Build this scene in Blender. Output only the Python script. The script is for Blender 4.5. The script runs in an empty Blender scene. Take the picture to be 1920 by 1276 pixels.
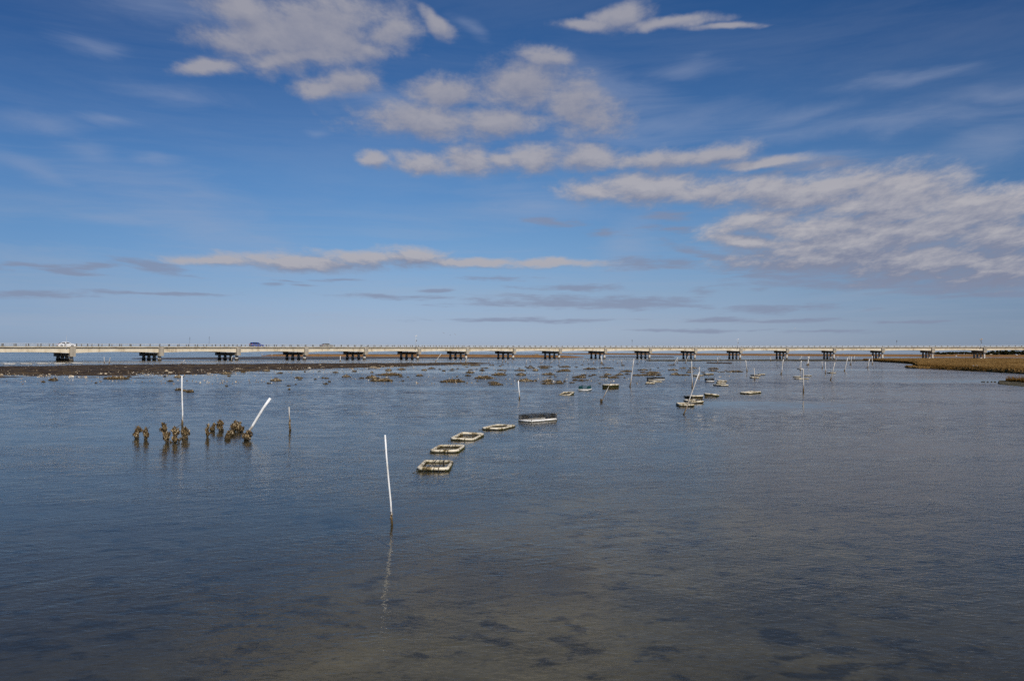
import bpy, math, random
from mathutils import Vector, Matrix, noise
random.seed(7)
R=math.radians
scene=bpy.context.scene
COL=scene.collection
F=1500.0; CAMH=3.0
# ---------------------------------------------------------------- camera
cam=bpy.data.cameras.new('camera'); camo=bpy.data.objects.new('camera',cam); COL.objects.link(camo)
cam.sensor_width=36; cam.lens=36*F/1920; cam.clip_end=120000; cam.clip_start=.1
CM=Matrix.Translation((0,0,CAMH))@Matrix.Rotation(R(90)+math.atan((660.06-638)/F),4,'X')@Matrix.Rotation(.0035,4,'Z')
camo.matrix_world=CM; scene.camera=camo
CR=CM.to_3x3()
def ray(px,py): return (CR@Vector(((px-960)/F,(638-py)/F,-1))).normalized()
def at(px,py,z=0.):
    d=ray(px,py); t=(z-CAMH)/d.z; return Vector((d.x*t,d.y*t,z))
def atY(px,py,Y):
    d=ray(px,py); t=Y/d.y; return Vector((d.x*t,Y,CAMH+d.z*t))
# ---------------------------------------------------------------- mesh builder
class MB:
    def __init__(s): s.v=[]; s.f=[]; s.m=[]
    def box(s,c,sz,rz=0,mat=None,mi=0):
        b=len(s.v); M=Matrix.Rotation(rz,3,'Z') if mat is None else mat
        for x in(-.5,.5):
            for y in(-.5,.5):
                for z in(-.5,.5): s.v.append(Vector(c)+M@Vector((x*sz[0],y*sz[1],z*sz[2])))
        for q in((0,1,3,2),(4,6,7,5),(0,4,5,1),(2,3,7,6),(0,2,6,4),(1,5,7,3)): s.f.append([b+i for i in q]); s.m.append(mi)
    def tube(s,pts,rad,n=8,closed=False,cap=True,mi=0):
        pts=[Vector(p) for p in pts]; k=len(pts); b=len(s.v)
        rr=rad if isinstance(rad,(list,tuple)) else [rad]*k
        for i,p in enumerate(pts):
            if closed: t=pts[(i+1)%k]-pts[i-1]
            else: t=pts[min(i+1,k-1)]-pts[max(i-1,0)]
            t.normalize(); up=Vector((0,0,1)) if abs(t.z)<.9 else Vector((1,0,0))
            a=t.cross(up).normalized(); c=a.cross(t)
            for j in range(n):
                q=2*math.pi*j/n; s.v.append(p+(a*math.cos(q)+c*math.sin(q))*rr[i])
        for i in range(k if closed else k-1):
            i2=(i+1)%k
            for j in range(n):
                j2=(j+1)%n; s.f.append([b+i*n+j,b+i*n+j2,b+i2*n+j2,b+i2*n+j]); s.m.append(mi)
        if not closed and cap:
            s.f.append([b+j for j in range(n)][::-1]); s.m.append(mi)
            s.f.append([b+(k-1)*n+j for j in range(n)]); s.m.append(mi)
    def ring(s,rings,closed=False):   # list of equal length point loops, swept
        b=len(s.v); n=len(rings[0])
        for r in rings: s.v+= [Vector(p) for p in r]
        for i in range(len(rings)-1):
            for j in range(n):
                j2=(j+1)%n; s.f.append([b+i*n+j,b+i*n+j2,b+(i+1)*n+j2,b+(i+1)*n+j]); s.m.append(0)
        s.f.append([b+j for j in range(n)][::-1]); s.m.append(0)
        s.f.append([b+(len(rings)-1)*n+j for j in range(n)]); s.m.append(0)
    def shard(s,c,L,W,T,M):
        b=len(s.v)
        for p in((0,0,L*.55),(0,0,-L*.45),(W*.5,0,.1*L),(-W*.5,0,.05*L),(0,T*.5,0),(0,-T*.5,0)): s.v.append(Vector(c)+M@Vector(p))
        for q in((0,2,4),(0,4,3),(0,3,5),(0,5,2),(1,4,2),(1,3,4),(1,5,3),(1,2,5)): s.f.append([b+i for i in q]); s.m.append(0)
    def build(s,name,mat,parent=None,smooth=False):
        me=bpy.data.meshes.new(name); me.from_pydata([tuple(v) for v in s.v],[],s.f)
        for m in (mat if isinstance(mat,list) else [mat]): me.materials.append(m)
        me.polygons.foreach_set('material_index',s.m)
        if smooth: me.polygons.foreach_set('use_smooth',[True]*len(s.f))
        me.update()
        o=bpy.data.objects.new(name,me); COL.objects.link(o)
        if parent: o.parent=parent
        return o
def tag(o,label=None,cat=None,group=None,kind=None):
    if label: o['label']=label
    if cat: o['category']=cat
    if group: o['group']=group
    if kind: o['kind']=kind
    return o
def empty(name,loc,rz=0):
    o=bpy.data.objects.new(name,None); o.location=loc; o.rotation_euler=(0,0,rz); COL.objects.link(o); o.empty_display_size=.2
    return o
def rrot(r): 
    return Matrix.Rotation(r.uniform(0,6.28),3,'Z')@Matrix.Rotation(r.gauss(0,.6),3,'X')@Matrix.Rotation(r.uniform(0,6.28),3,'Z')
# ---------------------------------------------------------------- materials
def newmat(name):
    m=bpy.data.materials.new(name); m.use_nodes=True; nt=m.node_tree; nt.nodes.clear(); return m,nt
class N:
    def __init__(s,nt): s.nt=nt
    def __call__(s,t,**k):
        n=s.nt.nodes.new('ShaderNode'+t)
        ins=k.pop('ins',{})
        for a,b in k.items(): setattr(n,a,b)
        for a,b in ins.items():
            if hasattr(b,'node'): s.nt.links.new(b,n.inputs[a])
            else: n.inputs[a].default_value=b
        return n
    def math(s,op,a,b=None,c=None,clamp=False):
        n=s.nt.nodes.new('ShaderNodeMath'); n.operation=op; n.use_clamp=clamp
        for i,x in enumerate((a,b,c)):
            if x is None: continue
            if hasattr(x,'node'): s.nt.links.new(x,n.inputs[i])
            else: n.inputs[i].default_value=x
        return n.outputs[0]
    def vec(s,op,a,b=None):
        n=s.nt.nodes.new('ShaderNodeVectorMath'); n.operation=op
        for i,x in enumerate((a,b)):
            if x is None: continue
            if hasattr(x,'node'): s.nt.links.new(x,n.inputs[i])
            else: n.inputs[i].default_value=x
        return n.outputs[0]
    def noise(s,vec,scale,detail=3,rough=.5,dist=0,col=False):
        n=s('TexNoise',ins={'Vector':vec,'Scale':scale,'Detail':detail,'Roughness':rough,'Distortion':dist})
        return n.outputs['Color' if col else 'Fac']
    def ramp(s,fac,stops,interp='LINEAR'):
        n=s.nt.nodes.new('ShaderNodeValToRGB'); s.nt.links.new(fac,n.inputs[0]); cr=n.color_ramp; cr.interpolation=interp
        while len(cr.elements)<len(stops): cr.elements.new(.5)
        for e,(p,c) in zip(cr.elements,stops):
            e.position=p; e.color=(*c,1) if len(c)==3 else c
        return n.outputs[0]
    def mapr(s,v,a,b,c=0,d=1,smooth=True):
        n=s('MapRange',ins={'Value':v,'From Min':a,'From Max':b,'To Min':c,'To Max':d}); n.interpolation_type='SMOOTHSTEP' if smooth else 'LINEAR'; return n.outputs[0]
    def mix(s,f,a,b,mode='MIX'):
        n=s.nt.nodes.new('ShaderNodeMix'); n.data_type='RGBA'; n.blend_type=mode
        for i,x in ((0,f),(6,a),(7,b)):
            if hasattr(x,'node'): s.nt.links.new(x,n.inputs[i])
            else: n.inputs[i].default_value=x if i==0 else (*x,1)
        return n.outputs[2]
def surf(name,stops,scale=3,detail=6,rough=.85,spec=.3,bump=0,bscale=None,coord='Object',zfoul=None,stretch=None,metal=0,nrough=.6):
    m,nt=newmat(name); n=N(nt)
    tc=n('TexCoord'); v=tc.outputs[coord] if coord!='World' else n('NewGeometry').outputs['Position']
    if stretch: v=n.vec('MULTIPLY',v,stretch)
    col=n.ramp(n.noise(v,scale,detail,nrough),stops)
    if zfoul:   # fouling band rising from the water: (z_lo, z_hi, colour, amount)
        z=n('SeparateXYZ',ins={0:n('NewGeometry').outputs['Position']}).outputs[2]
        z=n.math('ADD',z,n.math('MULTIPLY',n.math('SUBTRACT',n.noise(v,scale*2,3),.5),zfoul[3]))
        f=n.mapr(z,zfoul[0],zfoul[1],1,0)
        col=n.mix(f,col,zfoul[2])
    b=n('BsdfPrincipled',ins={'Base Color':col,'Roughness':rough,'Specular IOR Level':spec,'Metallic':metal})
    if bump:
        bn=n('Bump',ins={'Height':n.noise(v,bscale or scale*3,5),'Strength':1.,'Distance':bump}); nt.links.new(bn.outputs[0],b.inputs['Normal'])
    o=n('OutputMaterial'); nt.links.new(b.outputs[0],o.inputs[0]); return m
M={}
M['concrete']=surf('pier_concrete',[(.3,(.20,.17,.135)),(.5,(.33,.29,.23)),(.7,(.40,.36,.29))],.9,7,bump=.01,coord='World',stretch=(1,1,.22),zfoul=(.5,1.3,(.03,.028,.025),.8))
M['beam']=surf('beam_concrete',[(.32,(.36,.28,.18)),(.46,(.60,.51,.37)),(.7,(.72,.64,.50))],.6,9,coord='World',stretch=(1,1,.3),nrough=.68)
M['deck']=surf('deck_concrete',[(.3,(.30,.25,.18)),(.5,(.44,.39,.30)),(.7,(.52,.47,.38))],.6,7,coord='World')
M['column']=surf('column_concrete',[(.3,(.36,.31,.26)),(.55,(.55,.50,.43)),(.7,(.62,.58,.52))],1.2,6,coord='World',zfoul=(.25,.9,(.035,.028,.02),.5))
M['asphalt']=surf('asphalt',[(.3,(.05,.05,.05)),(.7,(.08,.08,.08))],2,4)
M['rail']=surf('rail_metal',[(.3,(.42,.43,.44)),(.7,(.55,.56,.57))],2,3,rough=.5,spec=.5)
M['post']=surf('rail_post_metal',[(.3,(.06,.06,.055)),(.7,(.13,.125,.12))],2,3,rough=.7)
def shellmat(name,stops,zf=None):
    m,nt=newmat(name); n=N(nt); gm=n('NewGeometry'); P=gm.outputs['Position']
    v=n.math('ADD',n.math('MULTIPLY',gm.outputs['Random Per Island'],.62),n.math('MULTIPLY',n.noise(P,9,4,.7),.38))
    col=n.ramp(v,stops)
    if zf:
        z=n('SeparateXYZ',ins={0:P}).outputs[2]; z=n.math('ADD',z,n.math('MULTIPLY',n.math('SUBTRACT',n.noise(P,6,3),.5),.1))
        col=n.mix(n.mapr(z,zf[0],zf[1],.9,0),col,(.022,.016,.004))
    b=n('BsdfPrincipled',ins={'Base Color':col,'Roughness':.65,'Specular IOR Level':.35}); o=n('OutputMaterial'); nt.links.new(b.outputs[0],o.inputs[0]); return m
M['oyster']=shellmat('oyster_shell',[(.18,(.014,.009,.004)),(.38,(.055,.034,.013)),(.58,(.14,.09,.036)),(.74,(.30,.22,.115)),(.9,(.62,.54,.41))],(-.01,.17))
M['shell_pale']=shellmat('pale_shell',[(.2,(.10,.07,.04)),(.45,(.28,.21,.13)),(.7,(.55,.46,.33)),(.9,(.75,.70,.60))])
M['pvc']=surf('white_pvc',[(.32,(.40,.36,.28)),(.42,(.68,.67,.63)),(.6,(.82,.82,.81))],3.2,6,rough=.45,coord='World',zfoul=(.05,.5,(.14,.085,.03),.35))
M['pvc_old']=surf('weathered_pvc',[(.25,(.30,.25,.17)),(.5,(.55,.52,.47)),(.7,(.68,.67,.66))],1.8,6,rough=.6,coord='World',zfoul=(.2,.8,(.20,.13,.06),.6))
M['float']=surf('float_pipe',[(.34,(.05,.038,.014)),(.42,(.26,.19,.09)),(.49,(.64,.56,.41)),(.72,(.82,.76,.64))],4.2,7,rough=.55,coord='World',nrough=.7,zfoul=(-.01,.085,(.03,.028,.006),.10))
M['algae']=surf('algae',[(.3,(.012,.016,.003)),(.6,(.05,.055,.012)),(.75,(.11,.085,.03))],12,4,coord='World')
M['net']=surf('black_net',[(.3,(.012,.012,.011)),(.7,(.04,.038,.035))],6,3)
M['net_fouled']=surf('fouled_net',[(.3,(.02,.016,.005)),(.5,(.07,.05,.018)),(.7,(.16,.12,.06))],9,4)
M['pvc_float']=surf('clean_float_pipe',[(.3,(.55,.52,.46)),(.5,(.76,.74,.70)),(.7,(.84,.83,.81))],2.5,5,rough=.5)
M['net_green']=surf('green_net',[(.3,(.008,.05,.055)),(.7,(.015,.08,.085))],6,3)
M['rope']=surf('rope',[(.3,(.03,.027,.02)),(.7,(.10,.08,.05))],9,3)
M['mud']=surf('mud',[(.32,(.014,.008,.003)),(.46,(.036,.022,.009)),(.56,(.072,.047,.021)),(.68,(.12,.085,.045)),(.78,(.24,.18,.10))],1.1,10,coord='World',rough=.75,spec=.25,bump=.03,bscale=4,nrough=.72,stretch=(.5,.22,1))
M['bank']=surf('oyster_bank_mud',[(.35,(.018,.016,.006)),(.5,(.05,.042,.02)),(.64,(.12,.10,.06)),(.8,(.24,.2,.13))],1.4,9,coord='World',stretch=(.6,.2,1),nrough=.75)
M['mud_grey']=surf('grey_mud',[(.35,(.05,.042,.033)),(.6,(.095,.08,.063))],.1,8,coord='World',rough=.6,stretch=(1,.3,1))
M['grass']=surf('marsh_grass',[(.3,(.075,.038,.012)),(.45,(.15,.085,.028)),(.58,(.235,.145,.055)),(.72,(.33,.22,.10))],.12,9,coord='World',nrough=.68,rough=1,spec=0,stretch=(1,.5,1))
M['grass_dark']=surf('dark_marsh_grass',[(.3,(.04,.022,.006)),(.5,(.14,.075,.02)),(.7,(.26,.16,.06))],1.1,8,coord='World',nrough=.7,rough=1,spec=0)
M['grass_far']=surf('far_marsh_grass',[(.3,(.16,.08,.03)),(.5,(.24,.13,.055)),(.7,(.30,.18,.08))],.02,8,coord='World',rough=1,spec=0,stretch=(1,.4,1))
M['sand']=surf('sand',[(.3,(.35,.3,.22)),(.7,(.5,.44,.34))],.1,3,coord='World')
M['wood']=surf('old_wood',[(.3,(.16,.12,.08)),(.7,(.34,.28,.2))],1.5,5)
M['leaf']=surf('pine_foliage',[(.3,(.018,.022,.010)),(.5,(.045,.045,.020)),(.7,(.085,.075,.035))],.08,6,coord='World',rough=1,spec=0)
M['bark']=surf('bark',[(.3,(.07,.05,.035)),(.7,(.14,.11,.08))],1,3)
M['feather']=surf('white_feather',[(.3,(.62,.61,.6)),(.7,(.8,.8,.79))],20,2)
M['feather_grey']=surf('grey_feather',[(.3,(.16,.16,.17)),(.7,(.3,.3,.31))],20,2)
M['beak']=surf('beak',[(.3,(.5,.3,.05)),(.7,(.55,.35,.05))],20,2)
M['sign_dark']=surf('sign_back',[(.3,(.05,.05,.055)),(.7,(.09,.09,.09))],3,2)
M['metal_dark']=surf('dark_metal',[(.3,(.08,.08,.08)),(.7,(.14,.14,.14))],3,2,rough=.5)
M['amber']=surf('amber_housing',[(.3,(.6,.33,.06)),(.7,(.7,.42,.1))],3,2,rough=.4)
def paint(name,c,rough=.25):
    return surf(name,[(.3,tuple(x*.92 for x in c)),(.7,c)],1.2,3,rough=rough,spec=.6)
M['car_white']=paint('white_paint',(.82,.82,.82)); M['car_blue']=paint('blue_paint',(.012,.05,.28)); M['car_silver']=paint('silver_paint',(.27,.25,.215),.4)
M['glass']=surf('car_glass',[(.3,(.01,.012,.014)),(.7,(.02,.022,.025))],1,1,rough=.35,spec=.15)
M['tyre']=surf('tyre',[(.3,(.012,.012,.012)),(.7,(.02,.02,.02))],4,2)
M['rim']=surf('rim',[(.3,(.4,.4,.4)),(.7,(.55,.55,.55))],4,2,rough=.35,metal=.6)
M['red']=surf('tail_light',[(.3,(.35,.01,.02)),(.7,(.5,.02,.03))],4,2,rough=.2)
M['lamp']=surf('head_light',[(.3,(.6,.6,.6)),(.7,(.7,.7,.7))],4,2,rough=.2)
# ---------------------------------------------------------------- sun direction
SUN_EL=R(37); SUN_AZ=R(154)      # azimuth clockwise from +Y
SD=Vector((math.sin(SUN_AZ)*math.cos(SUN_EL),math.cos(SUN_AZ)*math.cos(SUN_EL),math.sin(SUN_EL)))
sl=bpy.data.lights.new('sun','SUN'); sl.energy=4.2; sl.angle=R(.5); sl.color=(1,.93,.83)
so=bpy.data.objects.new('sun',sl); COL.objects.link(so); so.rotation_euler=SD.to_track_quat('Z','Y').to_euler(); so.location=(0,-20,40)
# ---------------------------------------------------------------- world: sky and clouds by direction
def azel(px,py):
    d=ray(px,py); return math.atan2(d.x,d.y),math.asin(d.z)
W=bpy.data.worlds.new('World'); scene.world=W; W.use_nodes=True; nt=W.node_tree; nt.nodes.clear(); n=N(nt)
SK={'tint_lo':(1.,1.,1.),'tint_hi':(1.,1.,1.)}
# (px,py,rx,ry,tilt deg)  cumulus masses
CUM=[(590,58,150,66,-4),(455,20,85,28,8),(430,80,75,24,0),(400,128,55,13,-4),(725,55,55,34,-8),(560,108,90,18,-4),(640,80,90,34,0),(690,95,60,22,-6),(500,60,90,40,0),
 (650,160,62,24,-8),(590,172,50,12,0),(845,175,75,28,0),(985,165,75,52,8),(1080,205,80,48,20),(790,228,130,26,4),(940,236,75,22,0),(1015,110,48,17,10),
 (790,303,68,24,0),(882,300,62,25,0),(945,303,40,16,0),(1000,300,62,25,0),(1100,302,85,24,0),(1230,300,130,22,0),(1330,290,100,16,-4),(1430,305,70,10,0),(705,300,26,16,0),
 (1170,28,52,22,-8),(1105,46,55,12,0),(1250,45,85,10,4),(1350,52,60,6,4),
 (1210,352,140,27,0),(1120,358,70,16,0),(1330,358,110,24,2),(1430,360,120,26,4),(1560,350,150,26,-4),(1680,350,120,26,4),(1830,380,120,36,8),(1690,400,90,20,0),
 (1420,412,100,26,-5),(1560,425,140,26,0),(1500,375,120,18,0),(1650,380,150,24,0),(1780,410,120,30,0),(1600,455,180,24,0),(1720,430,160,30,0),(1870,440,90,45,0),(1400,450,80,16,8),(1560,480,170,28,4),(1740,490,170,34,4),(1880,500,110,34,0),
 (400,490,90,8,-2),(560,492,150,14,2),(680,482,110,15,4),(770,482,70,17,0),(880,492,90,9,0),(1030,496,95,8,0),
 (815,40,40,16,30)]
DARKC=[(1540,313,60,8,0),(1250,403,32,8,0),(1260,425,30,5,0),(1440,520,60,5,6),(1780,545,70,5,2),(1480,505,110,12,10),(1650,528,160,9,2),(1850,530,90,12,0),(1330,480,80,7,14),(1195,494,48,7,0),(1270,494,36,6,0),(1040,565,130,9,2),(1180,568,90,8,4),(725,556,70,4,2),(930,524,48,3.5,2),
 (1075,540,60,5,0),(1310,548,20,5,0),(1450,578,90,6,2),(1360,600,60,3,0),(40,549,70,4,2),(300,551,70,2.5,0),(40,502,60,4,0),(190,495,32,5,-4),(285,500,40,5,6),(120,512,50,2.5,0),
 (520,534,14,3,0),(565,534,20,3,0),(640,524,34,2.5,0),(1040,418,40,6,10),(1145,440,30,5,4),(1500,600,60,3,0),(1880,552,60,4,0),(1720,603,40,2,0),(820,544,20,3,0),(540,528,25,2,0),(980,600,120,2.5,0),(1300,620,80,2.5,0),(1560,622,60,2,0)]
WISP=[(300,368,150,16,6),(330,390,90,20,30),(400,425,190,18,14),(360,368,70,14,0),(480,445,90,10,16),(250,415,70,10,0),(340,400,170,52,20),(165,88,46,14,0),(330,180,75,17,0),(85,240,55,15,0),(160,288,45,17,0),(60,315,80,14,14),(285,298,35,7,0),(225,232,40,7,0),
 (1290,130,60,13,0),(1700,150,90,10,0),(1500,218,70,12,-8),(1640,235,180,16,0),(1870,175,80,12,0),(1000,385,110,26,6),(1180,455,60,40,-60),(600,245,25,8,0),(1860,270,80,30,-20),(880,50,30,10,40),
 (1140,170,120,40,20),(1250,230,150,22,0),(300,10,110,22,0),(700,190,80,16,0),(1150,260,100,14,0),(1480,300,90,9,0)]
EXC=[(8,35,.25,.05,-5),(26,32,.24,.09,0),(40,27,.22,.07,0),(20,41,.3,.07,0),(36,40,.3,.08,5)]
tc=n('TexCoord'); D=n.vec('NORMALIZE',tc.outputs['Generated']); sp=n('SeparateXYZ',ins={0:D})
AZ=n.math('ARCTAN2',sp.outputs[0],sp.outputs[1]); EL=n.math('ARCSINE',sp.outputs[2])
sky=n('TexSky'); sky.sky_type='NISHITA'; sky.sun_disc=False; sky.sun_elevation=SUN_EL; sky.sun_rotation=SUN_AZ; sky.altitude=0; sky.air_density=1.; sky.dust_density=.6; sky.ozone_density=2.0
eld=n.math('DIVIDE',EL,R(90),clamp=True)
# per-elevation colour gain on the physical sky, a polarised look tuned in
gs=[(0,.66,.82,1.34),(.0085,.59,.73,1.24),(.0255,.545,.64,1.01),(.0466,.535,.63,.895),(.0677,.485,.636,.89),(.0886,.462,.645,.885),(.1338,.405,.635,.892),(.1619,.360,.590,.86),(.1894,.315,.545,.82),(.2162,.255,.49,.78),(.2639,.206,.456,.758),(.32,.19,.43,.73),(1,.2,.42,.70)]
gain=n.ramp(eld,[(p,(r_,g_,b_)) for p,r_,g_,b_ in gs])
azg=n.ramp(n.math('DIVIDE',n.math('ABSOLUTE',n.math('SUBTRACT',AZ,.05)),math.pi),[(0,(1,1,1)),(.07,(.98,.98,.985)),(.19,(.74,.80,.86)),(.5,(.8,.84,.9)),(1,(.9,.9,.95))])  # sky colour darkened towards both sides, standing in for lens vignetting
skyc=n.mix(1.,n.mix(1.,sky.outputs[0],gain,'MULTIPLY'),azg,'MULTIPLY')
k=n.math('ADD',n.math('MAXIMUM',EL,0.),.10)
U=n.math('DIVIDE',AZ,n.math('ADD',n.math('MULTIPLY',n.math('MAXIMUM',EL,0.),.42),.135)); V=n.math('MULTIPLY',n.math('LOGARITHM',k,math.e),2.6)
q=n('CombineXYZ',ins={0:U,1:V,2:0.}).outputs[0]
nc=n.noise(q,2.2,8,.62,.12)
nc2=n.noise(n.vec('ADD',q,(.02,.12,0)),2.2,5,.62,.12)
nf=n.noise(q,7.,6,.66,.15)
wob=n.noise(q,2.4,3,.5,0,True); ws=n('SeparateXYZ',ins={0:wob})
A2=n.math('ADD',AZ,n.math('MULTIPLY',n.math('SUBTRACT',ws.outputs[0],.5),n.math('MULTIPLY',k,.15)))
E2=n.math('ADD',EL,n.math('MULTIPLY',n.math('SUBTRACT',ws.outputs[1],.5),n.math('MULTIPLY',k,.08)))
E2_=E2
QA=[-60,-30,-18,-8,0,8,18,30,60]; FR={}
def frame(t,dl=0):
    t0=t; t=(t0,dl)
    if t not in FR:
        t_=t0; E2=n.math('ADD',E2_,dl) if dl else E2_
        c_,s_=math.cos(R(-t_)),math.sin(R(-t_))
        x=n.math('ADD',n.math('MULTIPLY',A2,c_),n.math('MULTIPLY',E2,s_)); y=n.math('ADD',n.math('MULTIPLY',A2,-s_),n.math('MULTIPLY',E2,c_))
        FR[t]=(n('CombineXYZ',ins={0:x,1:y,2:0.}).outputs[0],c_,s_)
    return FR[t]
def field(lst,extra=(),gr=1.,sm=.3,dl=0):
    cur=None
    L=[(*azel(a,b),c/F,d/F,e) for a,b,c,d,e in lst]+[(R(a),R(b),c,d,-e) for a,b,c,d,e in extra]
    for a,e,rx,ry,t in L:
        v,c_,s_=frame(min(QA,key=lambda w:abs(w-t)),dl)
        x=a*c_+e*s_; y=-a*s_+e*c_; sx,sy=1/(rx*gr),1/(ry*gr)
        m=n('VectorMath',operation='MULTIPLY_ADD',ins={0:v,1:(sx,sy,0),2:(-x*sx,-y*sy,0)})
        d=n('VectorMath',operation='LENGTH',ins={0:m.outputs[0]}).outputs['Value']
        cur=d if cur is None else n.math('SMOOTH_MIN',cur,d,sm)
    return n.math('SUBTRACT',1.,cur)
def cumul(mask,mask2=None):
    nz=n.math('ADD',n.math('MULTIPLY',n.math('SUBTRACT',nc,.5),1.5),n.math('MULTIPLY',n.math('SUBTRACT',nf,.5),1.7))
    nz2=n.math('MULTIPLY',n.math('SUBTRACT',nc2,.5),1.5)
    DC=n.math('ADD',n.math('MULTIPLY',mask,1.3),nz)
    cov=n.math('MULTIPLY',n.mapr(DC,-.36,.90),.93)
    d=n.math('SUBTRACT',DC,n.math('ADD',n.math('MULTIPLY',mask2,1.3) if mask2 else n.math('MULTIPLY',mask,1.3),nz2))
    lit=n.math('ADD',n.math('ADD',n.math('MULTIPLY',d,.62),.46),n.math('MULTIPLY',n.math('SUBTRACT',nf,.5),n.mapr(EL,.12,.35,1.25,.9)),clamp=True)
    lit=n.math('ADD',lit,n.mapr(EL,.085,.17,-.30,0),clamp=True)
    lo=n.mix(n.mapr(EL,.03,.20),(2.4,2.65,3.7),(2.55,2.75,3.7)); hi=n.mix(n.mapr(EL,.10,.33),(5.3,5.1,5.35),(3.7,3.7,4.3))
    return cov,n.mix(n.mapr(lit,.0,1.0,0,1,False),lo,hi)
# front of the sky, where the photograph shows its clouds
nd=n.noise(n.vec('MULTIPLY',q,(1.1,3.0,1)),2.6,6,.64,.2)
nw=n.noise(n.vec('MULTIPLY',q,(.9,3.0,1)),1.5,7,.68,.9)
EX=[x for x in EXC if abs(x[0])<55 and x[1]<48]
covC,CB=cumul(field(CUM,EX,1.14,.25),field(CUM,[],1.14,.25,.012))
covD=n.math('MULTIPLY',n.mapr(n.math('ADD',field(DARKC,(),1.5),n.math('MULTIPLY',n.math('SUBTRACT',nd,.5),3.6)),-.30,.85),.70)
covW=n.math('MULTIPLY',n.mapr(n.math('ADD',field(WISP,(),1.2,.4),n.math('MULTIPLY',n.math('SUBTRACT',nw,.5),2.4)),-.55,1.35),.31)
thin=n.math('MULTIPLY',n.mapr(n.noise(n.vec('MULTIPLY',q,(.5,2.2,1)),.9,7,.66,.5),.40,.72),n.ramp(EL,[(0,(.1,)*3),(.04,(.30,)*3),(.12,(.26,)*3),(.2,(.10,)*3),(.4,(.08,)*3)]))
c0=n.mix(thin,skyc,(4.0,4.5,5.6))
c1=n.mix(covW,c0,(3.7,4.25,5.7)); c2=n.mix(covD,c1,(2.45,2.85,4.1)); c3=n.mix(covC,c2,CB)
bgF=n('Background',ins={'Color':c3,'Strength':.09})
# rest of the dome: scattered cloud
covR,CR_=cumul(n.math('MULTIPLY',n.mapr(EL,.0,.3,-1.3,-.45),1.))
bgR=n('Background',ins={'Color':n.mix(covR,skyc,CR_),'Strength':.09})
front=n.math('MULTIPLY',n.mapr(n.math('ABSOLUTE',AZ),R(44),R(50),1,0),n.mapr(EL,R(44),R(50),1,0))
mxw=n('MixShader',ins={0:front}); nt.links.new(bgR.outputs[0],mxw.inputs[1]); nt.links.new(bgF.outputs[0],mxw.inputs[2])
wo=n('OutputWorld'); nt.links.new(mxw.outputs[0],wo.inputs[0])
scene.view_settings.view_transform='Standard'; scene.view_settings.look='None'; scene.view_settings.exposure=0; scene.view_settings.gamma=1
W.cycles.sampling_method='MANUAL'; W.cycles.sample_map_resolution=256
scene.cycles.use_adaptive_sampling=True; scene.cycles.adaptive_threshold=.03; scene.cycles.max_bounces=5; scene.cycles.diffuse_bounces=2; scene.cycles.glossy_bounces=3; scene.cycles.transparent_max_bounces=6; scene.cycles.use_denoising=False; scene.cycles.caustics_reflective=False; scene.cycles.caustics_refractive=False
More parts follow.
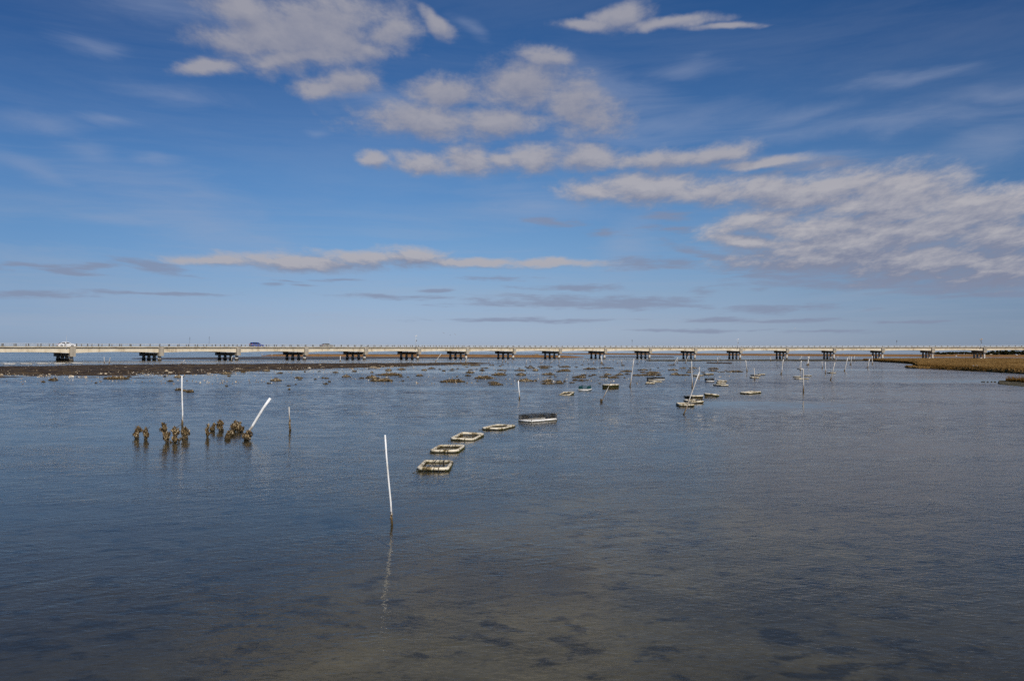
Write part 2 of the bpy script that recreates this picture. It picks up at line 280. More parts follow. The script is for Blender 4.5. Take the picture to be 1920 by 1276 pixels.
# ---------------------------------------------------------------- water and seabed
def water_mat():
    m,nt=newmat('water'); n=N(nt)
    P=n('NewGeometry').outputs['Position']
    s=n('SeparateXYZ',ins={0:P}); Y=s.outputs[1]
    dist=n.vec('MULTIPLY',P,(1,1,0)); 
    rot=n('VectorRotate',rotation_type='Z_AXIS',ins={'Vector':dist,'Angle':R(-9)}).outputs[0]
    rot2=n('VectorRotate',rotation_type='Z_AXIS',ins={'Vector':dist,'Angle':R(24)}).outputs[0]
    rot3=n('VectorRotate',rotation_type='Z_AXIS',ins={'Vector':dist,'Angle':R(-30)}).outputs[0]
    gust=n.mapr(n.noise(n.vec('MULTIPLY',dist,(.012,.035,1)),1.,5,.6,.4),.36,.60,.30,1.)
    gust2=n.mapr(n.noise(n.vec('MULTIPLY',dist,(.25,.55,1)),1.,3,.5),.3,.7,.7,1.15)
    amp=n.math('MULTIPLY',gust,gust2)
    # long crested small ripples (true heights)
    def blob(cx,cy,rx,ry):
        a=n.math('DIVIDE',n.math('SUBTRACT',s.outputs[0],cx),rx); b=n.math('DIVIDE',n.math('SUBTRACT',Y,cy),ry)
        return n.math('SUBTRACT',1.,n.math('SQRT',n.math('ADD',n.math('MULTIPLY',a,a),n.math('MULTIPLY',b,b))))
    cm=n.math('MAXIMUM',blob(-75,100,62,26),blob(-30,122,50,16)); cm=n.math('MAXIMUM',cm,blob(52,86,24,9)); cm=n.math('MAXIMUM',cm,blob(60,150,18,12)); cm=n.math('MAXIMUM',cm,blob(14,46,9,7))
    cm=n.math('ADD',cm,n.math('MULTIPLY',n.math('SUBTRACT',n.noise(n.vec('MULTIPLY',dist,(.03,.12,1)),1.,5,.6),.5),1.6))
    amp=n.math('MULTIPLY',amp,n.mapr(cm,.0,.75,1.,.22))
    h1=n.noise(n.vec('MULTIPLY',rot,(5.,15.,1)),1.,2,.5,.6)
    h2=n.noise(n.vec('MULTIPLY',rot2,(4.,11.,1)),1.,2,.5,.4)
    h3=n.noise(n.vec('MULTIPLY',rot3,(1.7,3.6,1)),1.,3,.5,.6)
    h=n.math('ADD',n.math('MULTIPLY',h1,.0058),n.math('ADD',n.math('MULTIPLY',h2,.0070),n.math('MULTIPLY',h3,.0135)))
    h=n.math('MULTIPLY',h,amp)
    b1=n('Bump',ins={'Height':h,'Strength':1.,'Distance':1.})
    # steep little facets that survive at any distance: random slopes
    a=n.noise(n.vec('MULTIPLY',rot,(1.3,2.6,1)),1.,4,.68,0,True)
    sl=n.vec('MULTIPLY',n.vec('SUBTRACT',a,(.5,.60,.5)),(.30,.80,0))
    fa=n.math('MULTIPLY',n.mapr(Y,12,70,.10,1.),amp)
    sc=n('VectorMath',operation='SCALE',ins={0:sl,'Scale':fa}).outputs[0]
    nrm=n.vec('NORMALIZE',n.vec('ADD',b1.outputs[0],sc))
    fr=n('Fresnel',ins={'IOR':1.333,'Normal':nrm}).outputs[0]
    bk=n('NewGeometry').outputs['Backfacing']; fr=n.math('ADD',n.math('MULTIPLY',fr,n.math('SUBTRACT',1.,bk)),n.math('MULTIPLY',bk,.06))
    gl=n('BsdfGlossy',ins={'Color':(.94,.905,.86,1),'Roughness':.025,'Normal':nrm})
    tr=n('BsdfTransparent',ins={'Color':(.86,.90,.86,1)})
    turb=n.mapr(n.noise(dist,.12,4,.55),.35,.65,.16,.26)
    df=n('BsdfDiffuse',ins={'Color':(.080,.071,.052,1)})
    far=n.mapr(Y,14,60,0,.7); tf=n.math('MAXIMUM',turb,far)
    body=n('MixShader',ins={0:tf}); nt.links.new(tr.outputs[0],body.inputs[1]); nt.links.new(df.outputs[0],body.inputs[2])
    mx=n('MixShader',ins={0:fr}); nt.links.new(body.outputs[0],mx.inputs[1]); nt.links.new(gl.outputs[0],mx.inputs[2])
    o=n('OutputMaterial'); nt.links.new(mx.outputs[0],o.inputs[0]); return m
def seabed_mat():
    m,nt=newmat('seabed'); n=N(nt); P=n('NewGeometry').outputs['Position']
    sx=n('SeparateXYZ',ins={0:P}); X_,Y_=sx.outputs[0],sx.outputs[1]
    def blob(cx,cy,rx,ry):
        a=n.math('DIVIDE',n.math('SUBTRACT',X_,cx),rx); b=n.math('DIVIDE',n.math('SUBTRACT',Y_,cy),ry)
        return n.math('SUBTRACT',1.,n.math('SQRT',n.math('ADD',n.math('MULTIPLY',a,a),n.math('MULTIPLY',b,b))))
    z1=n.math('MAXIMUM',blob(.6,9.5,3.2,3.4),blob(-1.9,7.2,1.1,1.5)); z1=n.math('MAXIMUM',z1,blob(2.6,15,4,5))
    v=n.math('ADD',n.math('MULTIPLY',n.math('MAXIMUM',z1,-.6),.26),n.noise(P,.45,6,.6,.4))
    base=n.ramp(v,[(.26,(.062,.055,.040)),(.44,(.080,.069,.046)),(.58,(.115,.094,.055)),(.74,(.19,.152,.088))])
    fine=n.mapr(n.noise(P,9,5,.65),.3,.7,.8,1.15,False)
    base=n.mix(1.,base,n('CombineXYZ',ins={0:fine,1:fine,2:fine}).outputs[0],'MULTIPLY')
    w1=n.noise(n.vec('MULTIPLY',P,(1.1,1.5,1)),1.9,5,.6,.3); w2=n.noise(P,.35,2,.5)
    wf=n.mapr(n.math('ADD',w1,n.math('MULTIPLY',w2,.35)),.69,.83)
    base=n.mix(n.math('MULTIPLY',wf,.80),base,(.006,.011,.010))
    b=n('BsdfPrincipled',ins={'Base Color':base,'Roughness':.9,'Specular IOR Level':0.}); o=n('OutputMaterial'); nt.links.new(b.outputs[0],o.inputs[0]); return m
def sheet(name,z,ys,xs,mat):
    b=MB()
    for y in ys:
        for x in xs: b.v.append(Vector((x,y,z)))
    nx=len(xs)
    for j in range(len(ys)-1):
        for i in range(nx-1): b.f.append([j*nx+i,j*nx+i+1,(j+1)*nx+i+1,(j+1)*nx+i]); b.m.append(0)
    o=b.build(name,mat); tag(o,kind='structure'); return o
XS=[-60000,-5000,-600,-100,-20,20,100,600,5000,60000]; YS=[-3000,-50,0,20,60,200,800,4000,20000,90000]
sheet('water',0,YS,XS,water_mat()); sheet('seabed',-.42,YS,XS,seabed_mat())
# ---------------------------------------------------------------- terrain helper: px outlines on the water plane
def terrain(name,far,near,H,mat,nu,nv,rough=.05,nscale=(.12,.3),edge=.14,seed=0,top=None,zref=0.,grain=0.,kind='structure',ztop=None):
    """far/near: lists of (px,py) of far and near waterlines (same px range)"""
    def samp(line,px):
        for (a,b),(c,d) in zip(line,line[1:]):
            if px<=c: return b+(d-b)*(px-a)/(c-a)
        return line[-1][1]
    x0=near[0][0]; x1=near[-1][0]; b=MB(); m=edge
    for i in range(nu+1):
        px=x0+(x1-x0)*i/nu
        p0=at(px,samp(near,px)); p1=at(px,samp(far,px)); 
        ue=min(i,nu-i)/nu
        for j in range(nv+1):
            t=-m+(1+2*m)*j/nv
            p=p0.lerp(p1,t)
            e=min(t,1-t)
            h=(max(-1,min(1,e/m)))  # -1..1
            u=min(1,ue*18)
            hh=H*(h if h<0 else (3*h*h-2*h*h*h)) if h>-1 else -H
            hh=hh*u-(1-u)*.25
            nz=noise.fractal(Vector((p.x*nscale[0],p.y*nscale[1],seed)),1.,2.,5)
            z=hh+nz*rough+ (random.gauss(0,grain) if grain and h>.1 else 0)
            b.v.append(Vector((p.x,p.y,z)))
    for i in range(nu):
        for j in range(nv):
            a=i*(nv+1)+j; b.f.append([a,a+nv+1,a+nv+2,a+1]); b.m.append(0)
    o=b.build(name,mat,smooth=not grain); tag(o,kind=kind); return o
terrain('mudflat',[(-300,688),(0,686.9),(100,686.2),(200,684.2),(400,682.6),(600,681.7),(800,680.8),(960,679.9)],
        [(-300,708),(0,704.5),(100,704),(180,703),(280,702),(330,700.5),(400,698),(500,693.5),(600,691),(700,688.5),(780,685.8),(860,683.2),(960,681)],
        .16,M['mud'],900,130,.21,(.13,.42),.2,3,grain=.02)
terrain('mudflat_under_bridge',[(215,671.5),(300,670.6),(400,669.5),(500,668.2),(760,668.7),(900,669.3),(1000,669.8),(1110,670.8)],
        [(215,672.3),(300,673.6),(400,674.2),(500,673.7),(600,673.4),(800,672.2),(900,671.6),(1000,671.4),(1110,671.2)],.16,M['mud_grey'],200,20,.04,(.03,.03),.15,5)
terrain('oyster_bank',[(1195,674.6),(1300,674.4),(1400,674.4),(1450,673.6),(1640,673.2)],[(1195,677.0),(1300,677.4),(1400,676.2),(1450,676.8),(1560,677.2),(1640,677.2)],.12,M['bank'],300,24,.12,(.25,.4),.2,9,grain=.02)
terrain('low_mud_bar',[(1322,678.6),(1375,679.2)],[(1322,681),(1375,682.2)],.06,M['mud'],80,14,.06,(.5,.5),.25,19)
terrain('far_mud_bar',[(1130,667.5),(1270,668.2)],[(1130,669.5),(1270,670.2)],.1,M['mud_grey'],60,10,.03,(.03,.03),.25,29)
terrain('islet_shelf',[(1866,715.5),(1885,713.8),(2000,711)],[(1866,719.5),(1890,721.8),(1920,724),(2000,728)],.10,M['bank'],90,40,.08,(1.2,1.2),.12,31,grain=.015)
# ---------------------------------------------------------------- marsh: body + blades
def marsh(name,far,near,gh,mat,nu,nv,label_kind='stuff',blades=0,seed=1,blade_mat=None,edge=.06,zb=.12,fuzz=.12,bh=.9,pwr=2.2):
    def samp(line,px):
        for (a,b),(c,d) in zip(line,line[1:]):
            if px<=c: return b+(d-b)*(px-a)/(c-a)
        return line[-1][1]
    r=random.Random(seed); x0=near[0][0]; x1=near[-1][0]; b=MB()
    def P(px,t,jag=True):
        p0=at(px,samp(near,px)); p1=at(px,samp(far,px))
        if jag: p0=p0+Vector((0,1,0))*noise.noise(Vector((p0.x*.25,seed,0)))*2.2
        return p0.lerp(p1,t)
    for i in range(nu+1):
        px=x0+(x1-x0)*i/nu; u=min(1,min(i,nu-i)/nu*14)
        for j in range(nv+1):
            q=j/nv; t=q**pwr
            p=P(px,t); d0=(p-P(px,0)).length; d1=(P(px,1)-p).length
            rise=min(1,d0/1.6)
            if j==0: z=-.15
            elif j==nv: z=-.1
            else:
                z=(zb+(gh-zb)*rise)*u+noise.fractal(Vector((p.x*.35,p.y*.2,seed)),1,2,4)*fuzz+r.gauss(0,.04)
                z=max(z,.02) if u>.3 else z-.1
            b.v.append(Vector((p.x+r.gauss(0,.1),p.y,z)))
    for i in range(nu):
        for j in range(nv):
            a=i*(nv+1)+j; b.f.append([a,a+nv+1,a+nv+2,a+1]); b.m.append(0)
    for i in range(blades):
        px=r.uniform(x0+(x1-x0)*.02,x1); t=r.random()**3.2*.75
        if r.random()<.45: t=r.random()*.02
        p=P(px,t); d0=(p-P(px,0)).length
        base=zb+(gh-zb)*min(1,d0/1.6)-.25
        hgt=bh*r.uniform(.35,1.)*(.6 if d0<.4 else 1)
        w=r.uniform(.02,.045)*max(1,p.y/120); ang=r.uniform(0,3.14); dx,dy=math.cos(ang)*w,math.sin(ang)*w
        lx,ly=r.gauss(0,.12)*hgt,r.gauss(0,.12)*hgt
        k=len(b.v); b.v+=[Vector((p.x-dx,p.y-dy,max(0,base))),Vector((p.x+dx,p.y+dy,max(0,base))),Vector((p.x+lx,p.y+ly,max(0,base)+hgt))]
        b.f.append([k,k+1,k+2]); b.m.append(1 if d0<3 else 0)
    o=b.build(name,[mat,blade_mat or mat]); tag(o,kind=label_kind); return o
o=marsh('marsh_grass',[(1606,674.6),(1640,674),(1700,673.2),(1760,672.2),(1920,672.0),(2200,672)],[(1606,675.2),(1640,677.4),(1680,679.7),(1712,682),(1716,686),(1722,690),(1760,691.6),(1800,693.4),(1850,696.2),(1920,700.5),(2200,716)],.62,M['grass'],420,80,blades=60000,seed=4,blade_mat=M['grass_dark'],bh=.62)
tag(o,'brown salt marsh grass on the shore at the right, in front of the bridge piers','marsh grass')
o=marsh('marsh_grass',[(1694,687.6),(1716,687),(1740,687)],[(1694,689.4),(1716,690.5),(1740,691)],.4,M['grass'],40,14,blades=900,seed=8,blade_mat=M['grass_dark'],bh=.4)
tag(o,'low tip of brown marsh grass pointing left into the water','marsh grass')
o=marsh('marsh_grass',[(1884,714.6),(1900,713),(2000,708)],[(1884,715.5),(1900,717),(1920,718.5),(2000,724)],.16,M['grass_dark'],60,20,blades=3600,seed=11,bh=.82,blade_mat=M['grass_dark'])
tag(o,'tall ragged clump of brown grass on the small islet at the right edge','marsh grass')
def farmarsh(far,near,gh,seed,label,nu=160):
    o=marsh('marsh_grass',far,near,gh,M['grass_far'],nu,16,seed=seed,fuzz=.12,pwr=1.5); tag(o,label,'marsh grass'); return o
farmarsh([(486,666.2),(520,664.9),(760,665.3),(900,665.8),(1000,666.6),(1098,669.0)],[(486,667.3),(520,667.6),(700,668.3),(900,668.9),(1000,669.6),(1060,670),(1098,670.1)],.85,21,'long brown marsh island seen under the bridge spans left of centre')
farmarsh([(1040,662.4),(1300,663.0),(1500,663.8),(1700,664.7),(1920,666),(2200,667.2)],[(1040,663.6),(1100,664.2),(1300,665.7),(1450,666.8),(1560,667.5),(1700,668.2),(1850,669.2),(2200,671)],.9,22,'far brown marsh strip behind the right half of the bridge',240)
for nm,f_,n_,sd in (('sand_spit',[(1428,662.95),(1456,663.1)],[(1428,663.7),(1456,663.9)],1),('sand_spit',[(1316,662.3),(1334,662.4)],[(1316,663.1),(1334,663.2)],2)):
    terrain(nm,f_,n_,1.1,M['sand'],20,8,.1,(.01,.01),.3,sd)
# ---------------------------------------------------------------- bridge
PIERS=[(-127.79,232.91,.81,4.31),(-110.51,252.41,.84,4.47),(-92.94,272.27,.85,4.61),(-74.92,292.12,.84,4.76),(-56.63,311.62,.81,4.91),(-38.05,330.46,.77,5.06),(-19.16,348.34,.71,5.2),(1.34,364.97,.64,5.35),(23.18,380.08,.57,5.49),(46.24,393.42,.49,5.64),(70.32,404.78,.4,5.78),(95.31,414.03,.31,5.92),(120.77,421.08,.23,6.06),(146.95,425.93,.14,6.2),(173.06,428.65,.06,6.34),(199.42,429.41,-.01,6.48),(225.78,428.42,-.07,6.62),(252.07,425.99,-.11,6.76)]
SP=26.5
for k_ in range(2):
    x,y,a,z=PIERS[0]; a2=a-.005 if k_==0 else a; PIERS.insert(0,(x-SP*math.cos(a2),y-SP*math.sin(a2),a2,z-.14))
for k_ in range(2):
    x,y,a,z=PIERS[-1]; a2=a-.02; PIERS.append((x+SP*math.cos(a2),y+SP*math.sin(a2),a2,z+.14))
BW=14.6
NP=len(PIERS)
def bp(s,off=0,dz=0):
    i=max(0,min(NP-2,int(math.floor(s)))); t=s-i; a=PIERS[i]; b=PIERS[i+1]
    def pt(p): return Vector((p[0]-math.sin(p[2])*off,p[1]+math.cos(p[2])*off,p[3]+dz))
    return pt(a).lerp(pt(b),t)
def bhead(s):
    i=max(0,min(NP-2,int(math.floor(s)))); t=s-i; return PIERS[i][2]*(1-t)+PIERS[i+1][2]*t
br=empty('bridge',bp(0,BW/2,0)*1.); br.location.z=0
BO=Vector(br.location)
class BB(MB):
    def build(s,name,mat,parent=None,smooth=False):
        s.v=[v-BO for v in s.v]; return MB.build(s,name,mat,parent,smooth)
def sweep(mb,sec,s0,s1,n_):
    mb.ring([[bp(s0+(s1-s0)*i/n_,o_,z_(s0+(s1-s0)*i/n_) if callable(z_) else z_) for o_,z_ in sec] for i in range(n_+1)])
b=BB(); sweep(b,[(.10,0),(.10,-.40),(.75,-.46),(BW-.75,-.46),(BW-.1,-.40),(BW-.1,0),(BW-.5,0),(BW-.52,-.2),(.52,-.2),(.5,0)],0,NP-1,(NP-1)*2); b.build('deck',M['deck'],br)
b=BB(); sweep(b,[(.6,-.194),(.6,-.196),(BW-.6,-.196),(BW-.6,-.194)],0,NP-1,NP-1); b.build('roadway',M['asphalt'],br)
for i in range(NP-1):
    e=.75/SP
    def zb(s,i=i):
        t=(s-i-.5)*2; return -1.68-.34*t*t
    for off in(.56,BW/2-.25,BW-1.06):
        b=BB(); sweep(b,[(off,-.463),(off,zb),(off+.5,zb),(off+.5,-.463)],i+e,i+1-e,10); b.build('girder',M['beam'],br)
for i,p in enumerate(PIERS):
    pr=bpy.data.objects.new('pier',None)
    b=BB(); h=p[2]; rot=Matrix.Rotation(h,3,'Z')
    zt=p[3]
    for o0,o1,z0,z1,wd in((0,1.15,-3.05,.05,1.5),(BW-1.15,BW,-3.05,.05,1.5),(1.15,BW-1.15,-3.05,-2.05,1.46)):
        c=bp(i,(o0+o1)/2,(z0+z1)/2) if i<NP-1 else bp(i,(o0+o1)/2,(z0+z1)/2)
        b.box(c,(wd,o1-o0,z1-z0),mat=rot)
    pier=b.build('pier_cap',M['concrete'],br)
    for off in(1.4,5.2,9.1,12.9):
        c=bp(i,off,0); top=zt-3.05
        b=BB(); b.tube([(c.x,c.y,-.6),(c.x,c.y,.0),(c.x,c.y,.35),(c.x,c.y,.75),(c.x,c.y,1.0),(c.x,c.y,top)],[.62,.62,.60,.56,.5,.5],14,cap=False)
        b.build('column',M['column'],pier,smooth=True)
# railings
tot=(NP-1)*8.5; nposts=int(tot)
posts=[]
for off in(.32,BW-.32):
    b=BB()
    for hz,rd in((.36,.045),(.74,.06)):
        b.tube([bp(k*.25,off,hz) for k in range((NP-1)*4+1)],rd,6)
    b.build('railing',M['rail'],br)
    for k_ in range(nposts):
        s=(k_+.35)/8.5; posts.append((bp(s,off,0).length,s,off))
def post(b,s,off):
    h=bhead(s); rot=Matrix.Rotation(h,3,'Z'); p=bp(s,off,0)
    b.box(p+Vector((0,0,.37)),(.24,.12,.74),mat=rot); b.box(p+Vector((0,0,.04)),(.40,.26,.10),mat=rot); b.box(p+Vector((0,0,.58)),(.36,.16,.12),mat=rot)
posts=[q for q in posts if -125*1. < 0 or True]
def inview(s,off):
    p=bp(s,off,0); return abs(p.x/p.y)<.66
posts=sorted([q for q in posts if inview(q[1],q[2])])
for d,s,off in posts[:100]:
    b=BB(); post(b,s,off); b.build('railing_post',M['post'],br)
b=BB()
for d,s,off in posts[100:]: post(b,s,off)
tag(b.build('railing_post',M['post'],br),kind='stuff')
tag(br,'long low concrete road bridge on piers crossing the whole bay','bridge')
def s_at(px,off,dz=0):
    best=None
    inv=CM.inverted()
    for k_ in range((NP-1)*60):
        s=k_/60; c=inv@bp(s,off,dz); x=960-F*c.x/c.z
        if best is None or abs(x-px)<best[0]: best=(abs(x-px),s)
    return best[1]
# lamp / camera masts, thin masts, signs on the bridge
def mast(px,topy,label,head):
    s=s_at(px,-.1); p=bp(s,-.08,0); D_=p.y; top=atY(px,topy,D_).z
    e=empty('camera_mast',(p.x,p.y,p.z-.75),bhead(s)); z0=0; H=top-(p.z-.75)
    b=MB(); b.tube([(0,0,0),(0,0,H-.25)],[.09,.07],8); b.build('pole',M['rail'],e,True)
    b=MB(); b.box((0,.12,.12),(.34,.34,.22)); b.box((0,.1,.75),(.3,.3,.12)); b.build('bracket',M['metal_dark'],e)
    b=MB(); b.box((.25,-.05,H*.62),(.4,.3,.45)); b.build('control_box',M['metal_dark'] if head!='amber' else M['sign_dark'],e)
    b=MB()
    hm=M['amber'] if head=='amber' else M['lamp']
    b.tube([(-.45,0,H-.3),(-.2,0,H-.22),(.2,0,H-.22),(.35,0,H-.3)],.06,6)
    b.tube([(.3,0,H-.35),(.3,0,H-.15),(.3,0,H+.05),(.3,0,H+.16)],[.2,.3,.26,.1],10)
    b.tube([(-.45,0,H-.38),(-.45,0,H-.25),(-.45,0,H-.12)],[.18,.22,.1],8); b.build('lamp_head',hm,e,True)
    if head=='amber':
        b=MB(); b.box((0,0,H-.95),(.35,.3,.8)); b.build('equipment_case',M['metal_dark'],e)
    tag(e,label,'mast','equipment masts on the bridge')
mast(780,629,'grey mast with pale twin head on the bridge, leftmost of three','pale')
mast(1384,635.2,'grey mast with pale head on the bridge right of centre','pale')
mast(1840,635.2,'mast with amber head on the bridge near the right edge','amber')
def thin(px,topy,label):
    s=s_at(px,-.02); p=bp(s,-.06,0); top=atY(px,topy,p.y).z
    b=MB(); b.tube([(0,0,-.5),(0,0,.5*(top-p.z)),(0,0,top-p.z)],[.045,.04,.022],6); b.box((0,.02,-.35),(.14,.1,.1)); o=b.build('marker_rod',M['rail']); o.location=p; tag(o,label,'rod','thin rods on the bridge parapet')
thin(123.3,627.5,'thin pale rod standing on the bridge in front of the white sedan')
thin(617.6,632,'thin grey rod standing on the bridge in front of the silver car')
def sign(px,ty,by,label,far=True):
    off=BW-.2 if far else .2
    s=s_at(px,off,2); p=bp(s,off,0); t=atY(px,ty,p.y).z-p.z; u=atY(px,by,p.y).z-p.z
    e=empty('road_sign',p,bhead(s)+R(60 if px<1000 else 40)); b=MB(); b.tube([(0,0,0),(0,0,t)],.035,6); b.build('sign_post',M['post'],e)
    b=MB(); h=t-u; b.box((0,-.05,u+h*.74),(.75,.03,h*.48)); b.box((0,-.05,u+h*.22),(.6,.03,h*.36)); b.build('sign_panel',M['sign_dark'],e)
    tag(e,label,'road sign','road signs along the far side of the bridge')
sign(354.8,631.5,636,'small dark road sign on a post above the second pier, left of a pair')
sign(391.2,630.8,635.8,'small dark road sign on a post, right of a pair')
sign(1185,636.7,641,'small dark sign on the far rail above the middle of the bridge',True)
sign(1681,637.8,642,'small dark sign on the far rail towards the right end')
# ---------------------------------------------------------------- cars
def car(px,label,cat,paintm,kind,off=3.2,name='sedan_car'):
    s=s_at(px,off,.5); p=bp(s,off,-.19); e=empty(name,p,bhead(s))
    if kind=='sedan':
        L,Wd=4.85,1.84
        low=[(-2.42,.42),(-2.38,.78),(-2.30,.98),(-1.75,1.03),(-1.2,1.0),(1.0,.98),(1.5,.92),(2.05,.78),(2.36,.62),(2.42,.42),(2.35,.24),(1.95,.2),(-2.0,.2),(-2.36,.26)]
        roof=[(-1.85,1.02),(-1.25,1.32),(-.75,1.43),(-.1,1.47),(.45,1.40),(.95,1.15),(1.28,.96)]; wx=(-1.42,1.45); wr=.33
    else:
        L,Wd=4.7,1.9
        low=[(-2.32,.46),(-2.32,.9),(-2.25,1.08),(-1.2,1.10),(.9,1.08),(1.5,1.02),(2.1,.92),(2.32,.72),(2.35,.46),(2.28,.28),(1.9,.24),(-1.9,.24),(-2.28,.32)]
        roof=[(-2.24,1.08),(-2.0,1.5),(-1.8,1.66),(-1.0,1.72),(.1,1.68),(.55,1.5),(1.15,1.10)]; wx=(-1.38,1.42); wr=.37
    hw=Wd/2
    def prism(prof,wf,name,mat,parent=e):
        b=MB(); k=len(prof)
        rings=[]
        for sgn,ins in((-1,0),(-1,1),(1,1),(1,0)):
            pass
        for x,z in prof: b.v.append(Vector((x,-wf(x,z),z)))
        for x,z in prof: b.v.append(Vector((x,wf(x,z),z)))
        for i in range(k): j=(i+1)%k; b.f.append([i,j,k+j,k+i]); b.m.append(0)
        b.f.append(list(range(k))[::-1]); b.m.append(0); b.f.append(list(range(k,2*k))); b.m.append(0)
        return b.build(name,mat,parent)
    body=prism(low,lambda x,z:hw*(1-.05*(abs(x)/2.4)**4)-(.03 if z<.35 or z>.9 else 0),'body',paintm)
    zb=roof[0][1]; zt=max(z for x,z in roof)
    tw=lambda x,z:hw-.06-(z-zb)/(zt-zb)*.22
    roofp=roof+[(roof[-1][0],zb-.06),(roof[0][0],zb-.06)]
    prism(roofp,lambda x,z:tw(x,max(z,zb)),'cabin',paintm)
    # side windows and screens
    for sg in(-1,1):
        b=MB(); xs=[(x,z) for x,z in roof]
        def q(x,z,o=.012): return Vector((x,sg*(tw(x,z)+o),z))
        cut=(roof[0][0]+.35,roof[-1][0]-.32)
        n_=14; top=[];bot=[]
        def rz(x):
            for (a,c),(d,f_) in zip(roof,roof[1:]):
                if a<=x<=d: return c+(f_-c)*(x-a)/(d-a)
            return zb
        for i in range(n_+1):
            x=cut[0]+(cut[1]-cut[0])*i/n_; z=max(zb+.03,rz(x)-.09); top.append(q(x,z)); bot.append(q(x,zb+.02))
        k=len(b.v); b.v+=top+bot
        for i in range(n_):
            if kind=='sedan' and i in(6,) : continue
            if kind!='sedan' and i in(4,9): continue
            b.f.append([k+i,k+i+1,k+n_+2+i,k+n_+1+i]); b.m.append(0)
        b.build('side_window',M['glass'],e)
    for (a,c),(d,f_),nm in((roof[0],roof[1],'rear_window'),(roof[-2],roof[-1],'windscreen')):
        b=MB(); nx,nz=-(f_-c),(d-a); l=math.hypot(nx,nz); nx/=l; nz/=l
        def pt(t,sg): x=a+(d-a)*t; z=c+(f_-c)*t; return Vector((x+nx*.012,sg*(tw(x,z)-.1),z+nz*.012))
        b.v+=[pt(.08,-1),pt(.92,-1),pt(.92,1),pt(.08,1)]; b.f.append([0,1,2,3]); b.m.append(0); b.build(nm,M['glass'],e)
    for x in wx:
        for sg in(-1,1):
            b=MB(); b.tube([(x,sg*(hw-.2),wr),(x,sg*(hw+.015),wr)],wr,18); w=b.build('wheel',M['tyre'],e,False)
            b=MB(); b.tube([(x,sg*(hw),wr),(x,sg*(hw+.03),wr)],wr*.62,10); b.build('rim',M['rim'],w)
    for sg in(-1,1):
        b=MB(); b.box((-2.26,sg*(hw-.2),.86 if kind=='sedan' else 1.0),(.24,.42,.17 if kind=='sedan' else .3)); b.build('tail_light',M['red'],e)
        b=MB(); b.box((2.16,sg*(hw-.26),.66 if kind=='sedan' else .78),(.36,.4,.12)); b.build('headlight',M['lamp'],e)
        b=MB(); b.box((.85,sg*(hw+.06),1.02 if kind=='sedan' else 1.16),(.14,.16,.12)); b.build('mirror',paintm,e)
    tag(e,label,cat,'cars crossing the bridge')
car(124,'white sedan crossing the bridge at the far left','car',M['car_white'],'sedan')
car(480.5,'dark blue estate car crossing the bridge between second and third visible spans','car',M['car_blue'],'suv',name='estate_car')
car(612.5,'silver sedan crossing the bridge, rightmost of the three cars','car',M['car_silver'],'sedan')
# ---------------------------------------------------------------- stakes
def ordn(i):
    return ['first','second','third','fourth','fifth','sixth','seventh','eighth','ninth','tenth','eleventh','twelfth','thirteenth','fourteenth','fifteenth','sixteenth','seventeenth','eighteenth','nineteenth','twentieth','twenty-first','twenty-second','twenty-third','twenty-fourth','twenty-fifth','twenty-sixth','twenty-seventh','twenty-eighth','twenty-ninth','thirtieth'][i-1]
def stake(tx,ty,bx,by,wpx,label,mat='pvc_old',group='stakes standing in the shallow water',lean=0.,under=.35,fouled=False,name='stake',bend=None):
    p=at(bx,by); t=atY(tx,ty,p.y+lean); r_=wpx/2/F*p.y
    d=(t-p); L=d.length
    e=empty(name,p)
    b=MB(); pts=[-d/L*under,Vector((0,0,0)),d*.25+Vector((r_*.5,0,0)),d*.5,d*.75-Vector((r_*.3,0,0)),d]
    b.tube(pts,[r_]*6,9); o=b.build('pole',M[mat],e,True)
    b=MB(); q=d*.0; c=d*.12
    b.tube([-d/L*.25,q,c*.5,c],[r_*1.25,r_*1.45,r_*1.25,r_*1.04],9)
    rr=random.Random(int(bx*7))
    for i in range(14 if not fouled else 60):
        f_=rr.random()**1.6*(.16 if not fouled else .55); a=rr.uniform(0,6.28)
        s_=max(.025,r_*1.1) if not fouled else .045
        b.shard(d*f_+Vector((math.cos(a)*r_*1.5,math.sin(a)*r_*1.5,0)),s_*1.6,s_,s_*.5,rrot(rr))
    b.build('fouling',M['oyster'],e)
    tag(e,label,'stake',group); return e
stake(722,815,735,984,3.4,'tall white pipe stake standing alone in the foreground water','pvc',group='white pipe stakes in the near water',lean=.06)
stake(341.2,704,342,798,2.5,'slim upright white pipe stake rising from the oyster cluster at left','pvc',group='white pipe stakes in the near water')
e=stake(507,746,459,818,5.0,'thick white pipe leaning right out of an oyster clump','pvc',group='white pipe stakes in the near water')
stake(542,762,544,808,1.9,'short pipe stake with oysters on its lower half, right of the thick leaning pipe','pvc_old',group='white pipe stakes in the near water',fouled=True)
stake(971.8,713.5,974,748.5,1.9,'short white pipe stake behind the netted float, nearly upright','pvc',group='white pipe stakes in the near water')
stake(1146.5,713.7,1127.5,753,1.7,'thin stake leaning right with a ball of oysters at its foot','pvc_old')
stake(1188.7,672.2,1181.2,725,1.7,'long pale stake leaning slightly right among the oyster clumps','pvc_old')
stake(1127,667,1128.2,681.5,2.4,'stout pale greenish post in front of the bridge pier','pvc_old')
stake(1296.8,676.7,1297.8,727,1.7,'tall upright grey stake left of the leaning pipe at the stacked floats','pvc_old')
stake(1311.4,687.5,1310.7,710,1.3,'short upright stake touching the tip of the long leaning pipe','pvc_old')
stake(1311.4,697,1282,777,1.9,'long pipe leaning right across the three stacked floats','pvc_old')
stake(1398.3,675,1400.6,697,1.5,'pale stake leaning slightly left, beyond the pair of joined floats','pvc_old')
